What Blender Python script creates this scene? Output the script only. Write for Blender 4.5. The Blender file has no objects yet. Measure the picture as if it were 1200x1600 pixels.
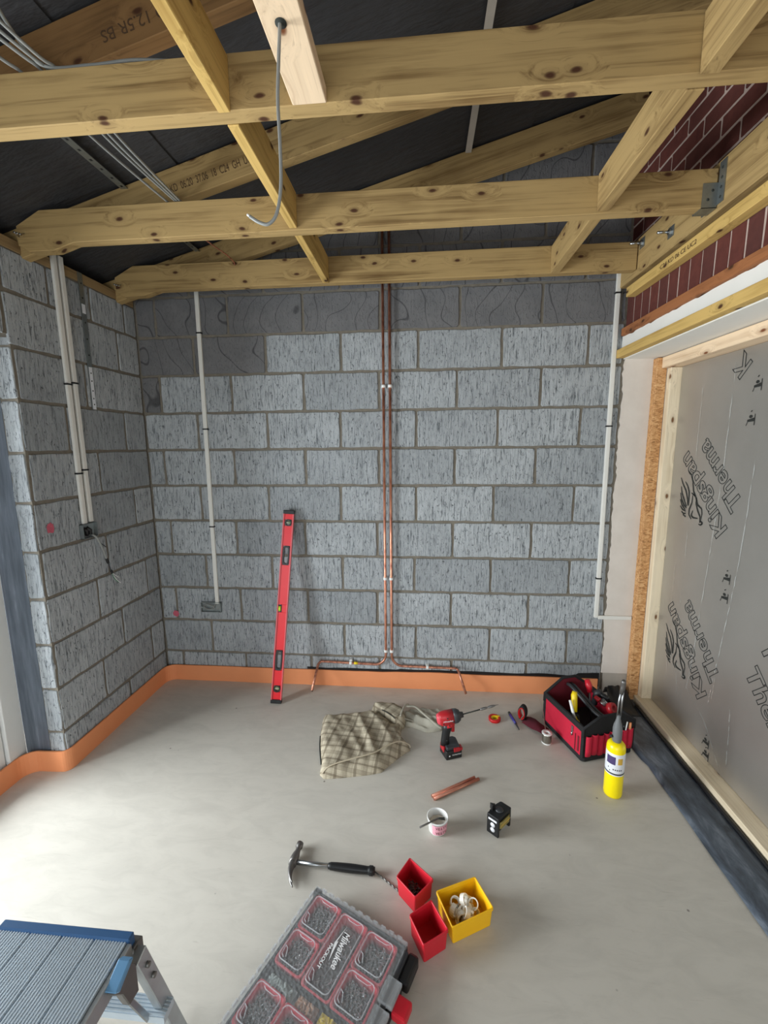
import bpy, bmesh, math, random
from mathutils import Vector, Matrix, Euler
from mathutils import noise as mnoise
random.seed(7)
S = bpy.context.scene
COL = S.collection
R = math.radians
PI = math.pi

# ------------------------------------------------------------------ camera, light, exposure
cam = bpy.data.cameras.new('camera')
cam_o = bpy.data.objects.new('camera', cam)
COL.objects.link(cam_o)
cam_o.location = (1.73362, -2.59764, 1.57569)
cam_o.rotation_euler = (1.414804, 0.00921, 0.087488)
cam.sensor_fit = 'VERTICAL'
cam.sensor_height = 24
cam.lens = 668.065 / 1600 * 24
cam.clip_start = 0.02
S.camera = cam_o

S.view_settings.view_transform = 'Standard'
S.view_settings.look = 'None'
S.view_settings.gamma = 1
S.view_settings.use_curve_mapping = False
S.view_settings.exposure = 0.05

w = bpy.data.worlds.new('sky')
S.world = w
w.use_nodes = True
w.node_tree.nodes['Background'].inputs[0].default_value = (0.80, 0.90, 1.0, 1)
w.node_tree.nodes['Background'].inputs[1].default_value = 1.0


def area(name, loc, rot, sx, sy, power, color=(1, 1, 1)):
    l = bpy.data.lights.new(name, 'AREA')
    l.shape = 'RECTANGLE'
    l.size = sx
    l.size_y = sy
    l.energy = power
    l.color = color
    o = bpy.data.objects.new(name, l)
    COL.objects.link(o)
    o.location = loc
    o.rotation_euler = rot
    return o


# daylight outside the glazed doors on the left, plus added fill light behind the camera
area('daylight_left', (-1.30, -1.78, 0.85), (0, R(-90), 0), 1.4, 1.5, 205, (0.97, 0.985, 1.0))
area('fill_light_rear', (1.2, -4.75, 0.90), (R(90), 0, 0), 2.0, 1.5, 46, (0.97, 0.985, 1.0))


# ------------------------------------------------------------------ materials
def srgb(r, g, b):
    f = lambda c: (c / 255 / 12.92) if c / 255 <= 0.04045 else ((c / 255 + 0.055) / 1.055) ** 2.4
    return (f(r), f(g), f(b), 1)


class NT:
    def __init__(s, name):
        s.m = bpy.data.materials.new(name)
        s.m.use_nodes = True
        s.t = s.m.node_tree
        s.b = s.t.nodes['Principled BSDF']
        s.out = s.t.nodes['Material Output']

    def n(s, typ, **kw):
        nd = s.t.nodes.new(typ)
        for k, v in kw.items():
            if k.startswith('i_'):
                key = k[2:]
                key = int(key) if key.isdigit() else key
                s.put(nd.inputs[key], v)
            else:
                setattr(nd, k, v)
        return nd

    def put(s, sock, v):
        if isinstance(v, bpy.types.NodeSocket):
            s.t.links.new(v, sock)
        else:
            sock.default_value = v

    def coords(s, scale=(1, 1, 1), kind='Object', off=None):
        tc = s.n('ShaderNodeTexCoord')
        src = tc.outputs[kind]
        if off is not None:
            src = s.n('ShaderNodeVectorMath', operation='ADD', i_0=src, i_1=off).outputs[0]
        mp = s.n('ShaderNodeMapping', i_Vector=src, i_Scale=scale)
        return mp.outputs[0]

    def noise(s, vec, scale, detail=3, rough=0.55, dist=0.0):
        nd = s.n('ShaderNodeTexNoise', i_Vector=vec, i_Scale=scale, i_Detail=detail, i_Roughness=rough, i_Distortion=dist)
        return nd.outputs['Fac']

    def ramp(s, fac, stops):
        nd = s.n('ShaderNodeValToRGB', i_0=fac)
        cr = nd.color_ramp
        while len(cr.elements) < len(stops):
            cr.elements.new(0.5)
        for e, (p, c) in zip(cr.elements, stops):
            e.position = p
            e.color = c if len(c) == 4 else (*c, 1)
        return nd.outputs[0]

    def mix(s, fac, a, b, mode='MIX'):
        nd = s.n('ShaderNodeMixRGB', blend_type=mode, i_0=fac, i_1=a, i_2=b)
        return nd.outputs[0]

    def math(s, op, a, b=0.0, clamp=False):
        nd = s.n('ShaderNodeMath', operation=op, i_0=a, i_1=b)
        nd.use_clamp = clamp
        return nd.outputs[0]

    def bump(s, h, strength=0.3, dist=0.01):
        nd = s.n('ShaderNodeBump', i_Height=h, i_Strength=strength, i_Distance=dist)
        s.put(s.b.inputs['Normal'], nd.outputs[0])

    def set(s, **kw):
        names = dict(col='Base Color', rough='Roughness', metal='Metallic', spec='Specular IOR Level', trans='Transmission Weight', coat='Coat Weight', ior='IOR', alpha='Alpha')
        for k, v in kw.items():
            s.put(s.b.inputs[names[k]], v)
        return s


def g(v):
    return (v, v, v, 1)


def plain(name, col, rough=0.5, metal=0.0, var=0.12, nscale=25, bump=0.0, spec=0.5):
    t = NT(name)
    v = t.coords()
    f = t.noise(v, nscale, 4)
    c = t.mix(f, tuple(x * (1 - var) for x in col[:3]) + (1,), tuple(min(1, x * (1 + var)) for x in col[:3]) + (1,))
    t.set(col=c, rough=rough, metal=metal, spec=spec)
    if bump:
        t.bump(f, bump, 0.003)
    return t.m


def wood(name, dark, light, knots=True, knotcol=(0.075, 0.03, 0.014, 1), fine=1.0):
    t = NT(name)
    rnd = t.n('ShaderNodeObjectInfo').outputs['Random']
    off = t.n('ShaderNodeCombineXYZ', i_0=t.math('MULTIPLY', rnd, 37.0), i_1=t.math('MULTIPLY', rnd, 3.0), i_2=t.math('MULTIPLY', rnd, 7.0)).outputs[0]
    base = t.coords((1, 1, 1), off=off)
    sp = t.n('ShaderNodeSeparateXYZ', i_0=base)
    kv = t.n('ShaderNodeCombineXYZ', i_0=t.math('MULTIPLY', sp.outputs[0], 3.8), i_1=t.math('ADD', t.math('MULTIPLY', sp.outputs[2], 8.0), t.math('MULTIPLY', sp.outputs[1], 6.0))).outputs[0]
    wob = t.n('ShaderNodeTexNoise', i_Vector=t.coords((6, 30, 30), off=off), i_Scale=1.0, i_Detail=2.0)
    kvd = t.n('ShaderNodeVectorMath', operation='ADD', i_0=kv, i_1=t.n('ShaderNodeVectorMath', operation='SCALE', i_0=wob.outputs['Color'], i_Scale=0.10).outputs[0]).outputs[0]
    vo = t.n('ShaderNodeTexVoronoi', i_Vector=kvd, i_Scale=1.0)
    vo.voronoi_dimensions = '2D'
    kd = vo.outputs['Distance']
    bend = t.ramp(kd, [(0.0, g(1)), (0.30, g(0))])
    # grain flows round the knots
    gx = t.n('ShaderNodeCombineXYZ', i_0=t.math('MULTIPLY', sp.outputs[0], 1.0), i_1=t.math('ADD', t.math('MULTIPLY', sp.outputs[1], 34.0), t.math('MULTIPLY', bend, 1.2)), i_2=t.math('ADD', t.math('MULTIPLY', sp.outputs[2], 34.0), t.math('MULTIPLY', bend, 1.6))).outputs[0]
    g1 = t.noise(gx, 1.3 * fine, 6, 0.65, 0.5)
    g2 = t.noise(t.coords((2.0, 4, 4), off=off), 1.5, 3)
    f = t.math('ADD', t.math('MULTIPLY', g1, 0.75), t.math('MULTIPLY', g2, 0.40))
    c = t.ramp(f, [(0.36, dark), (0.58, light), (0.78, tuple(min(1, x * 1.10) for x in light[:3]))])
    ln = t.ramp(t.noise(gx, 3.6, 2, 0.5, 0.3), [(0.60, g(0)), (0.70, g(0.30))])
    c = t.mix(ln, c, tuple(x * 0.62 for x in dark[:3]) + (1,))
    if knots:
        k = t.ramp(kd, [(0.030, g(1)), (0.048, g(0.75)), (0.066, g(0.22)), (0.15, g(0))])
        c = t.mix(k, c, knotcol)
    t.set(col=c, rough=0.72, spec=0.25)
    t.bump(g1, 0.15, 0.002)
    return t.m


def blockmat():
    t = NT('concrete_block')
    at = t.n('ShaderNodeAttribute', attribute_name='tone')
    sp = t.n('ShaderNodeSeparateColor', i_0=at.outputs['Color'])
    tone, dark, moff = sp.outputs[0], sp.outputs[1], sp.outputs[2]
    off = t.n('ShaderNodeCombineXYZ', i_0=t.math('MULTIPLY', moff, 9.0), i_1=t.math('MULTIPLY', moff, 5.0), i_2=0.0).outputs[0]
    v = t.coords((80, 80, 8), off=off)
    st = t.noise(v, 1.6, 4, 0.7, 0.5)
    v2 = t.coords((52, 52, 26), off=off)
    pit = t.noise(v2, 2.0, 3, 0.6, 0.7)
    big = t.noise(t.coords((1, 1, 1), off=off), 5, 3)
    fine = t.noise(t.coords(), 160, 2)
    c = t.ramp(st, [(0.36, srgb(114, 119, 123)), (0.46, srgb(176, 181, 185)), (0.75, srgb(202, 206, 210))])
    c = t.mix(t.ramp(pit, [(0.63, g(0)), (0.68, g(0.9))]), c, srgb(70, 74, 78))
    c = t.mix(0.35, c, t.ramp(big, [(0.3, g(0.55)), (0.7, g(1))]), 'MULTIPLY')
    c = t.mix(t.math('MULTIPLY', tone, 0.45), c, srgb(112, 117, 121))
    # smooth dark blocks with wavy trowel lines
    wv = t.n('ShaderNodeTexWave', wave_type='BANDS', bands_direction='X', i_Vector=t.coords((1, 1, 1), off=off), i_Scale=2.6, i_Distortion=14.0, i_Detail=1.0)
    wv.inputs['Detail Scale'].default_value = 1.3
    d = t.mix(t.noise(t.coords(), 9, 4), srgb(98, 99, 102), srgb(132, 131, 132))
    ln = t.ramp(wv.outputs['Fac'], [(0.0, g(1)), (0.012, g(0))])
    d = t.mix(t.math('MULTIPLY', ln, 0.65), d, srgb(58, 58, 60))
    c = t.mix(dark, c, d)
    t.set(col=c, rough=0.92, spec=0.15)
    h = t.math('ADD', t.math('MULTIPLY', st, 1.0), t.math('MULTIPLY', fine, 0.3))
    h = t.math('SUBTRACT', h, t.math('MULTIPLY', t.ramp(pit, [(0.56, g(0)), (0.66, g(1))]), 0.8))
    t.bump(h, 0.7, 0.004)
    return t.m


def brickmat():
    t = NT('red_brick')
    at = t.n('ShaderNodeAttribute', attribute_name='tone')
    sp = t.n('ShaderNodeSeparateColor', i_0=at.outputs['Color'])
    f = t.noise(t.coords(), 30, 5)
    c = t.mix(f, srgb(78, 44, 40), srgb(116, 64, 56))
    c = t.mix(t.math('MULTIPLY', sp.outputs[0], 0.5), c, srgb(78, 52, 50))
    t.set(col=c, rough=0.9, spec=0.2)
    t.bump(f, 0.5, 0.004)
    return t.m


M = {}
M['block'] = blockmat()
M['brick'] = brickmat()
M['mortar'] = plain('mortar', srgb(122, 115, 104), 0.95, var=0.35, nscale=40, bump=0.6)
M['mortar_light'] = plain('brick_mortar', srgb(186, 166, 156), 0.95, var=0.25, nscale=40, bump=0.5)
M['joist'] = wood('treated_pine', srgb(110, 83, 48), srgb(174, 146, 98))
M['joist_dark'] = wood('brown_treated_pine', srgb(96, 70, 44), srgb(140, 106, 68))
M['pine'] = wood('pale_pine', srgb(196, 162, 128), srgb(232, 206, 174), knotcol=srgb(120, 72, 44))
M['stud'] = wood('sawn_stud', srgb(204, 184, 152), srgb(232, 216, 188), knotcol=srgb(120, 84, 56))
M['yellow_batten'] = wood('yellow_batten', srgb(160, 124, 62), srgb(206, 172, 104))
M['brown_timber'] = wood('stained_timber', srgb(118, 72, 44), srgb(160, 104, 66))
M['plate'] = wood('wall_plate_timber', srgb(118, 96, 66), srgb(156, 130, 92))
M['black'] = plain('black_plastic', srgb(26, 27, 29), 0.42)
M['black_fabric'] = plain('black_fabric', srgb(24, 24, 26), 0.85, bump=0.3, nscale=120)
M['charcoal'] = plain('charcoal_plastic', srgb(52, 54, 58), 0.45)
M['white_pvc'] = plain('white_pvc', srgb(228, 226, 220), 0.4, var=0.03)
M['white'] = plain('white_plastic', srgb(236, 236, 234), 0.35, var=0.03)
M['door_white'] = plain('door_frame_white', srgb(222, 222, 220), 0.35, var=0.02)
M['red'] = plain('red_plastic', srgb(206, 32, 48), 0.38, var=0.05)
M['red_metal'] = plain('red_painted_aluminium', srgb(226, 34, 46), 0.32, var=0.04)
M['red_edge'] = plain('pale_red_edge', srgb(216, 96, 102), 0.35, var=0.04)
M['bin_red'] = plain('bin_red', srgb(200, 30, 46), 0.4, var=0.04)
M['bin_yellow'] = plain('bin_yellow', srgb(246, 188, 16), 0.4, var=0.03)
M['pink_red'] = plain('tray_red', srgb(214, 74, 88), 0.45, var=0.05)
M['tool_red'] = plain('tool_red', srgb(176, 30, 38), 0.42, var=0.08)
M['bag_red'] = plain('bag_red_fabric', srgb(190, 18, 52), 0.75, var=0.12, nscale=60, bump=0.3)
M['bag_lining'] = plain('bag_lining', srgb(110, 18, 34), 0.8)
M['velcro'] = plain('velcro_maroon', srgb(92, 26, 40), 0.95, bump=0.6, nscale=200)
M['yellow'] = plain('yellow_paint', srgb(250, 226, 0), 0.28, var=0.03)
M['tool_yellow'] = plain('tool_yellow', srgb(240, 208, 20), 0.4, var=0.03)
M['label_white'] = plain('label_white', srgb(226, 228, 234), 0.45, var=0.03)
M['label_purple'] = plain('label_purple', srgb(74, 62, 108), 0.45, var=0.04)
M['label_gold'] = plain('label_gold', srgb(214, 172, 70), 0.45)
M['ink'] = plain('ink', srgb(34, 36, 34), 0.7)
M['ink_brown'] = plain('timber_stamp_ink', srgb(84, 62, 42), 0.9, var=0.4, nscale=120)
M['white_ink'] = plain('white_ink', srgb(238, 238, 240), 0.5, var=0.01)
M['pink'] = plain('pink_label', srgb(236, 170, 186), 0.5, var=0.04)
M['maroon_ink'] = plain('maroon_ink', srgb(110, 30, 52), 0.6)
M['steel'] = plain('steel', srgb(178, 180, 182), 0.32, 1.0)
M['galv'] = plain('galvanised_steel', srgb(150, 156, 156), 0.42, 0.85, var=0.2, nscale=60)
M['dark_steel'] = plain('dark_steel', srgb(118, 116, 114), 0.42, 0.75)
M['alu'] = plain('aluminium', srgb(190, 196, 200), 0.38, 0.8)
M['blue_cap'] = plain('blue_plastic', srgb(48, 92, 140), 0.45, var=0.06)
M['pale_blue'] = plain('pale_blue_plastic', srgb(98, 146, 186), 0.45, var=0.04)
M['grey_cable'] = plain('grey_cable', srgb(140, 142, 140), 0.45, var=0.04)
M['green_wire'] = plain('green_wire', srgb(60, 128, 96), 0.45)
M['orange'] = plain('orange_foam', srgb(236, 152, 102), 0.7, var=0.05, nscale=12, bump=0.1)
M['tape_red'] = plain('tape_red', srgb(200, 24, 28), 0.4)
M['blue_pen'] = plain('marker_blue', srgb(52, 46, 130), 0.4)
M['clip'] = plain('clip_plastic', srgb(250, 248, 240), 0.35, var=0.02)
M['solder'] = plain('solder', srgb(196, 192, 180), 0.3, 0.95)
M['skyblue'] = plain('grey_green_plugs', srgb(160, 170, 166), 0.5)
M['tan'] = plain('tan_plugs', srgb(186, 142, 112), 0.5)
M['paste'] = plain('flux_paste', srgb(224, 214, 200), 0.6, var=0.25, nscale=45)
M['bristle'] = plain('dark_bristle', srgb(48, 52, 48), 0.9)
M['olive'] = plain('olive_label', srgb(146, 132, 74), 0.5, var=0.2)
M['foam_grey'] = plain('grey_grip', srgb(106, 108, 110), 0.6, var=0.15)


def copper():
    t = NT('copper')
    f = t.noise(t.coords((9, 9, 3)), 6, 4)
    c = t.ramp(f, [(0.3, srgb(134, 84, 68)), (0.5, srgb(196, 132, 108)), (0.75, srgb(222, 164, 136))])
    t.set(col=c, rough=0.3, metal=0.65)
    return t.m


M['copper'] = copper()
M['copper_bright'] = plain('bright_copper', srgb(206, 142, 120), 0.34, 0.6, var=0.08, nscale=8)


def felt():
    t = NT('roof_membrane')
    f = t.noise(t.coords(), 3, 5, 0.6)
    c = t.mix(f, srgb(42, 42, 44), srgb(68, 68, 71))
    t.set(col=c, rough=0.6, spec=0.35)
    t.bump(t.noise(t.coords((2, 6, 2)), 5, 3), 0.5, 0.02)
    return t.m


M['felt'] = felt()


def screed():
    t = NT('floor_screed')
    a = t.noise(t.coords(), 0.9, 3, 0.5)
    b = t.noise(t.coords((1, 2.5, 1)), 6, 6, 0.65, 0.8)
    fn = t.noise(t.coords(), 90, 3)
    c = t.mix(a, srgb(192, 186, 176), srgb(212, 208, 199))
    c = t.mix(0.35, c, t.ramp(b, [(0.32, g(0.70)), (0.58, g(1.0))]), 'MULTIPLY')
    sp = t.n('ShaderNodeTexVoronoi', i_Vector=t.coords((1, 1, 0.0)), i_Scale=7.0)
    spk = t.ramp(sp.outputs['Distance'], [(0.022, g(0.8)), (0.042, g(0))])
    c = t.mix(spk, c, srgb(96, 90, 84))
    # thin trowel scratches
    wv = t.noise(t.coords((3, 40, 1)), 2.5, 3, 0.6, 2.0)
    c = t.mix(t.ramp(wv, [(0.64, g(0)), (0.72, g(0.22))]), c, srgb(150, 140, 128))
    t.set(col=c, rough=0.62, spec=0.3)
    t.bump(t.math('ADD', b, t.math('MULTIPLY', fn, 0.25)), 0.12, 0.003)
    return t.m


M['screed'] = screed()


def plaster():
    t = NT('plaster')
    f = t.noise(t.coords(), 7, 5, 0.6)
    c = t.mix(f, srgb(204, 194, 184), srgb(232, 224, 216))
    t.set(col=c, rough=0.85, spec=0.2)
    t.bump(f, 0.15, 0.003)
    return t.m


M['plaster'] = plaster()
M['white_plaster'] = plain('white_plasterboard', srgb(232, 230, 224), 0.8, var=0.05, nscale=8)
M['plaster_low'] = plain('cement_skim', srgb(176, 168, 158), 0.9, var=0.12, nscale=18)


def osb():
    t = NT('oriented_strand_board')
    vo = t.n('ShaderNodeTexVoronoi', i_Vector=t.coords((38, 38, 22)), i_Scale=2.0)
    f = t.noise(t.coords((30, 30, 12)), 2.4, 4, 0.6, 1.5)
    c = t.ramp(f, [(0.3, srgb(128, 84, 46)), (0.48, srgb(196, 144, 92)), (0.7, srgb(226, 184, 134))])
    t.set(col=c, rough=0.75)
    t.bump(f, 0.4, 0.003)
    return t.m


M['osb'] = osb()


def foil():
    t = NT('aluminium_foil_facing')
    f = t.noise(t.coords(), 3, 4)
    c = t.mix(f, srgb(172, 168, 162), srgb(194, 190, 184))
    t.set(col=c, rough=0.42, metal=0.75)
    wv = t.noise(t.coords((1, 160, 160)), 1.0, 2)
    t.bump(t.math('ADD', wv, t.math('MULTIPLY', t.noise(t.coords(), 4, 3), 1.5)), 0.12, 0.003)
    return t.m


M['foil'] = foil()
M['crease'] = plain('foil_crease', srgb(226, 226, 222), 0.25, 0.6)


def dpm():
    t = NT('black_floor_membrane')
    f = t.noise(t.coords((4, 1.2, 1)), 5, 5, 0.65, 0.6)
    c = t.ramp(f, [(0.35, srgb(56, 62, 70)), (0.55, srgb(86, 95, 107)), (0.8, srgb(140, 149, 160))])  # reflected sheen of the black plastic put into the colour as paler grey
    t.set(col=c, rough=0.42, spec=0.5)
    t.bump(f, 0.12, 0.004)
    return t.m


M['dpm'] = dpm()


def panelgrey():
    t = NT('grey_cavity_panel')
    f = t.noise(t.coords((30, 30, 3)), 1.2, 4, 0.6)
    c = t.ramp(f, [(0.35, srgb(78, 86, 96)), (0.6, srgb(104, 112, 124)), (0.8, srgb(150, 158, 168))])
    t.set(col=c, rough=0.5)
    return t.m


M['panelgrey'] = panelgrey()


def clear(name, tint, fac=0.18, rough=0.08, bump=False):
    t = NT(name)
    tr = t.n('ShaderNodeBsdfTransparent', i_Color=tint)
    gl = t.n('ShaderNodeBsdfPrincipled')
    gl.inputs['Base Color'].default_value = (0.8, 0.82, 0.84, 1)
    gl.inputs['Roughness'].default_value = rough
    if bump:
        vo = t.n('ShaderNodeTexVoronoi', i_Vector=t.coords((1, 1, 1)), i_Scale=110.0)
        bp = t.n('ShaderNodeBump', i_Height=vo.outputs['Distance'], i_Strength=0.7, i_Distance=0.003)
        t.put(gl.inputs['Normal'], bp.outputs[0])
    mx = t.n('ShaderNodeMixShader', i_0=fac, i_1=tr.outputs[0], i_2=gl.outputs[0])
    t.t.links.new(mx.outputs[0], t.out.inputs[0])
    return t.m


M['glass'] = clear('door_glass', (0.96, 0.98, 0.98, 1), 0.06, 0.02)
M['lid'] = clear('clear_lid', (0.93, 0.935, 0.94, 1), 0.12, 0.12, True)
M['lid_rib'] = clear('clear_lid_rib', (0.92, 0.92, 0.94, 1), 0.28, 0.15)
M['vial'] = clear('vial_green', (0.72, 0.95, 0.3, 1), 0.35, 0.1)


def plaid():
    t = NT('plaid_cotton')
    uv = t.n('ShaderNodeTexCoord').outputs['UV']
    nz = t.n('ShaderNodeTexNoise', i_Vector=uv, i_Scale=5.0, i_Detail=2.0)
    uvd = t.mix(0.03, uv, nz.outputs['Color'], 'ADD')
    sx = t.n('ShaderNodeSeparateXYZ', i_0=uvd)
    base = t.mix(t.noise(uvd, 60, 3), srgb(176, 166, 146), srgb(204, 194, 172))
    for ax, per, wd, off, st in ((0, 6.2, 0.13, 0.0, 0.62), (1, 6.6, 0.13, 0.3, 0.62), (0, 6.2, 0.26, 0.5, 0.30), (1, 6.6, 0.26, 0.8, 0.30), (0, 24.8, 0.2, 0.2, 0.18), (1, 26.4, 0.2, 0.2, 0.18)):
        fr = t.math('FRACT', t.math('ADD', t.math('MULTIPLY', sx.outputs[ax], per), off))
        d = t.math('ABSOLUTE', t.math('SUBTRACT', fr, 0.5))
        k = t.math('MULTIPLY', t.math('LESS_THAN', d, wd / 2), st)
        base = t.mix(k, base, srgb(104, 92, 76))
    t.set(col=base, rough=0.9, spec=0.15)
    t.bump(t.noise(uvd, 120, 2), 0.2, 0.002)
    return t.m


M['plaid'] = plaid()
M['grey_cloth'] = plain('grey_lining', srgb(176, 172, 158), 0.9, var=0.22, nscale=22, bump=0.3)
M['piping'] = plain('pale_piping', srgb(196, 184, 160), 0.8)
M['deck'] = plain('ribbed_aluminium', srgb(200, 212, 222), 0.4, 0.3, var=0.08)


# ------------------------------------------------------------------ mesh builder
class MB:
    def __init__(s):
        s.bm = bmesh.new()
        s.tone = s.bm.loops.layers.float_color.new('tone')
        s.uv = None

    def faces(s, vs, fs, mi=0, tone=None, smooth=False):
        bv = [s.bm.verts.new(v) for v in vs]
        out = []
        for f in fs:
            try:
                fc = s.bm.faces.new([bv[i] for i in f])
            except ValueError:
                continue
            fc.material_index = mi
            fc.smooth = smooth
            if tone:
                for l in fc.loops:
                    l[s.tone] = tone
            out.append(fc)
        return bv, out

    def box(s, lo, hi, mi=0, mat=None, tone=None):
        x0, y0, z0 = lo
        x1, y1, z1 = hi
        vs = [(x0, y0, z0), (x1, y0, z0), (x1, y1, z0), (x0, y1, z0), (x0, y0, z1), (x1, y0, z1), (x1, y1, z1), (x0, y1, z1)]
        if mat is not None:
            vs = [mat @ Vector(v) for v in vs]
        s.faces(vs, [(0, 3, 2, 1), (4, 5, 6, 7), (0, 1, 5, 4), (1, 2, 6, 5), (2, 3, 7, 6), (3, 0, 4, 7)], mi, tone)
        return s

    def prism(s, poly, z0, z1, mi=0, mat=None, smooth=False):
        n = len(poly)
        vs = [(p[0], p[1], z0) for p in poly] + [(p[0], p[1], z1) for p in poly]
        if mat is not None:
            vs = [mat @ Vector(v) for v in vs]
        s.faces(vs, [tuple(range(n))[::-1], tuple(range(n, 2 * n))] + [(i, (i + 1) % n, n + (i + 1) % n, n + i) for i in range(n)], mi, smooth=smooth)
        return s

    def tube(s, pts, r, seg=10, mi=0, caps=True, flat=None, smooth=True):
        pts = [Vector(p) for p in pts]
        n = len(pts)
        rr = r if isinstance(r, (list, tuple)) else [r] * n
        t0 = (pts[1] - pts[0]).normalized()
        up = Vector((0, 0, 1)) if abs(t0.z) < 0.9 else Vector((1, 0, 0))
        a = t0.cross(up).normalized()
        rings = []
        for i in range(n):
            if i == 0:
                t = t0
            elif i == n - 1:
                t = (pts[i] - pts[i - 1]).normalized()
            else:
                t = ((pts[i] - pts[i - 1]).normalized() + (pts[i + 1] - pts[i]).normalized())
                t = t.normalized() if t.length > 1e-6 else t0
            a = (a - t * a.dot(t)).normalized()
            b = t.cross(a)
            fl = flat or 1.0
            rings.append([pts[i] + (a * math.cos(2 * PI * k / seg) + b * math.sin(2 * PI * k / seg) * fl) * rr[i] for k in range(seg)])
        vs = [v for ring in rings for v in ring]
        fs = []
        for i in range(n - 1):
            for k in range(seg):
                fs.append((i * seg + k, i * seg + (k + 1) % seg, (i + 1) * seg + (k + 1) % seg, (i + 1) * seg + k))
        if caps:
            fs.append(tuple(range(seg))[::-1])
            fs.append(tuple(range((n - 1) * seg, n * seg)))
        s.faces(vs, fs, mi, smooth=smooth)
        return s

    def lathe(s, prof, c=(0, 0, 0), seg=28, mi=0, mat=None, smooth=True):
        vs = []
        for r_, z in prof:
            for k in range(seg):
                a = 2 * PI * k / seg
                v = Vector((c[0] + r_ * math.cos(a), c[1] + r_ * math.sin(a), c[2] + z))
                vs.append(mat @ v if mat is not None else v)
        fs = []
        n = len(prof)
        for i in range(n - 1):
            for k in range(seg):
                fs.append((i * seg + k, i * seg + (k + 1) % seg, (i + 1) * seg + (k + 1) % seg, (i + 1) * seg + k))
        if prof[0][0] > 1e-5:
            fs.append(tuple(range(seg))[::-1])
        if prof[-1][0] > 1e-5:
            fs.append(tuple(range((n - 1) * seg, n * seg)))
        s.faces(vs, fs, mi, smooth=smooth)
        return s

    def build(s, name, mats, parent=None, bevel=0.0, loc=None, origin=None, bseg=2, recalc=True):
        if recalc:
            bmesh.ops.recalc_face_normals(s.bm, faces=s.bm.faces)
        if origin is not None:
            bmesh.ops.translate(s.bm, verts=s.bm.verts, vec=-Vector(origin))
        me = bpy.data.meshes.new(name)
        s.bm.to_mesh(me)
        s.bm.free()
        for m in (mats if isinstance(mats, (list, tuple)) else [mats]):
            me.materials.append(M[m] if isinstance(m, str) else m)
        o = bpy.data.objects.new(name, me)
        COL.objects.link(o)
        if origin is not None:
            o.location = origin
        if parent is not None:
            o.parent = parent
            if origin is not None:
                o.location = Vector(origin) - parent.location if parent.rotation_euler[:] == (0, 0, 0) else origin
        if bevel:
            b = o.modifiers.new('bevel', 'BEVEL')
            b.width = bevel
            b.segments = bseg
            b.limit_method = 'ANGLE'
            b.angle_limit = R(40)
        return o


def tag(o, label=None, cat=None, group=None, kind=None):
    if label: o['label'] = label
    if cat: o['category'] = cat
    if group: o['group'] = group
    if kind: o['kind'] = kind
    return o


def empty(name, loc, label, cat, group=None, rot=(0, 0, 0)):
    o = bpy.data.objects.new(name, None)
    o.empty_display_size = 0.05
    COL.objects.link(o)
    o.location = loc
    o.rotation_euler = rot
    return tag(o, label, cat, group)


def copy_thing(root, label=None):
    r = root.copy()
    COL.objects.link(r)
    if label: r['label'] = label
    for ch in list(root.children):
        c = ch.copy()
        COL.objects.link(c)
        c.parent = r
        for gch in ch.children:
            d = gch.copy()
            COL.objects.link(d)
            d.parent = c
    return r


def smooth_path(pts, n=8):
    pts = [Vector(p) for p in pts]
    P = [pts[0] * 2 - pts[1]] + pts + [pts[-1] * 2 - pts[-2]]
    out = []
    for i in range(1, len(P) - 2):
        for k in range(n):
            t = k / n
            a, b, c, d = P[i - 1], P[i], P[i + 1], P[i + 2]
            out.append(0.5 * ((2 * b) + (c - a) * t + (2 * a - 5 * b + 4 * c - d) * t * t + (3 * b - a - 3 * c + d) * t ** 3))
    out.append(pts[-1])
    return out


def text(name, s, size, loc, xdir, ydir, mat, parent=None, outline=0.0, extrude=0.0003, shear=0.0, width=None, align='LEFT', cap=None, bold=0.0):
    """lettering as a mesh lying on the plane spanned by xdir/ydir"""
    cu = bpy.data.curves.new(name, 'FONT')
    cu.body = s
    cu.size = 1.0
    cu.shear = shear
    cu.offset = bold
    cu.align_x = align
    if outline:
        cu.fill_mode = 'NONE'
        cu.bevel_depth = outline / size
        cu.bevel_resolution = 0
    else:
        cu.extrude = extrude / size
    cu.resolution_u = 4
    tmp = bpy.data.objects.new(name, cu)
    COL.objects.link(tmp)
    dg = bpy.context.evaluated_depsgraph_get()
    dg.update()
    me = bpy.data.meshes.new_from_object(tmp.evaluated_get(dg))
    bpy.data.objects.remove(tmp)
    xs = [v.co.x for v in me.vertices]
    sx = size
    if width:
        sx = width / (max(xs) - min(xs))
    x = Vector(xdir).normalized()
    y = Vector(ydir).normalized()
    z = x.cross(y)
    loc = Vector(loc)
    for v in me.vertices:
        p = v.co
        v.co = x * (p.x * sx) + y * (p.y * size) + z * (p.z * size)
    me.materials.clear()
    me.materials.append(M[mat] if isinstance(mat, str) else mat)
    o = bpy.data.objects.new(name, me)
    COL.objects.link(o)
    o.location = loc
    if parent is not None:
        o.parent = parent
        o.location = loc - parent.location
    return o


def attach(child, parent):
    """parent a world-placed child to an unrotated parent"""
    child.location = Vector(child.location) - parent.location
    child.parent = parent
    return child


# ------------------------------------------------------------------ structure
RX0, RX1, RY0 = 0.0, 2.85, -4.3


def roofz(x):
    return 2.512 + 0.27 * x


b = MB()
b.box((-0.5, -4.5, -0.12), (3.6, 0.35, 0.0))
tag(b.build('floor', 'screed'), 'pale grey screed floor', None, None, 'structure')


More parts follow.
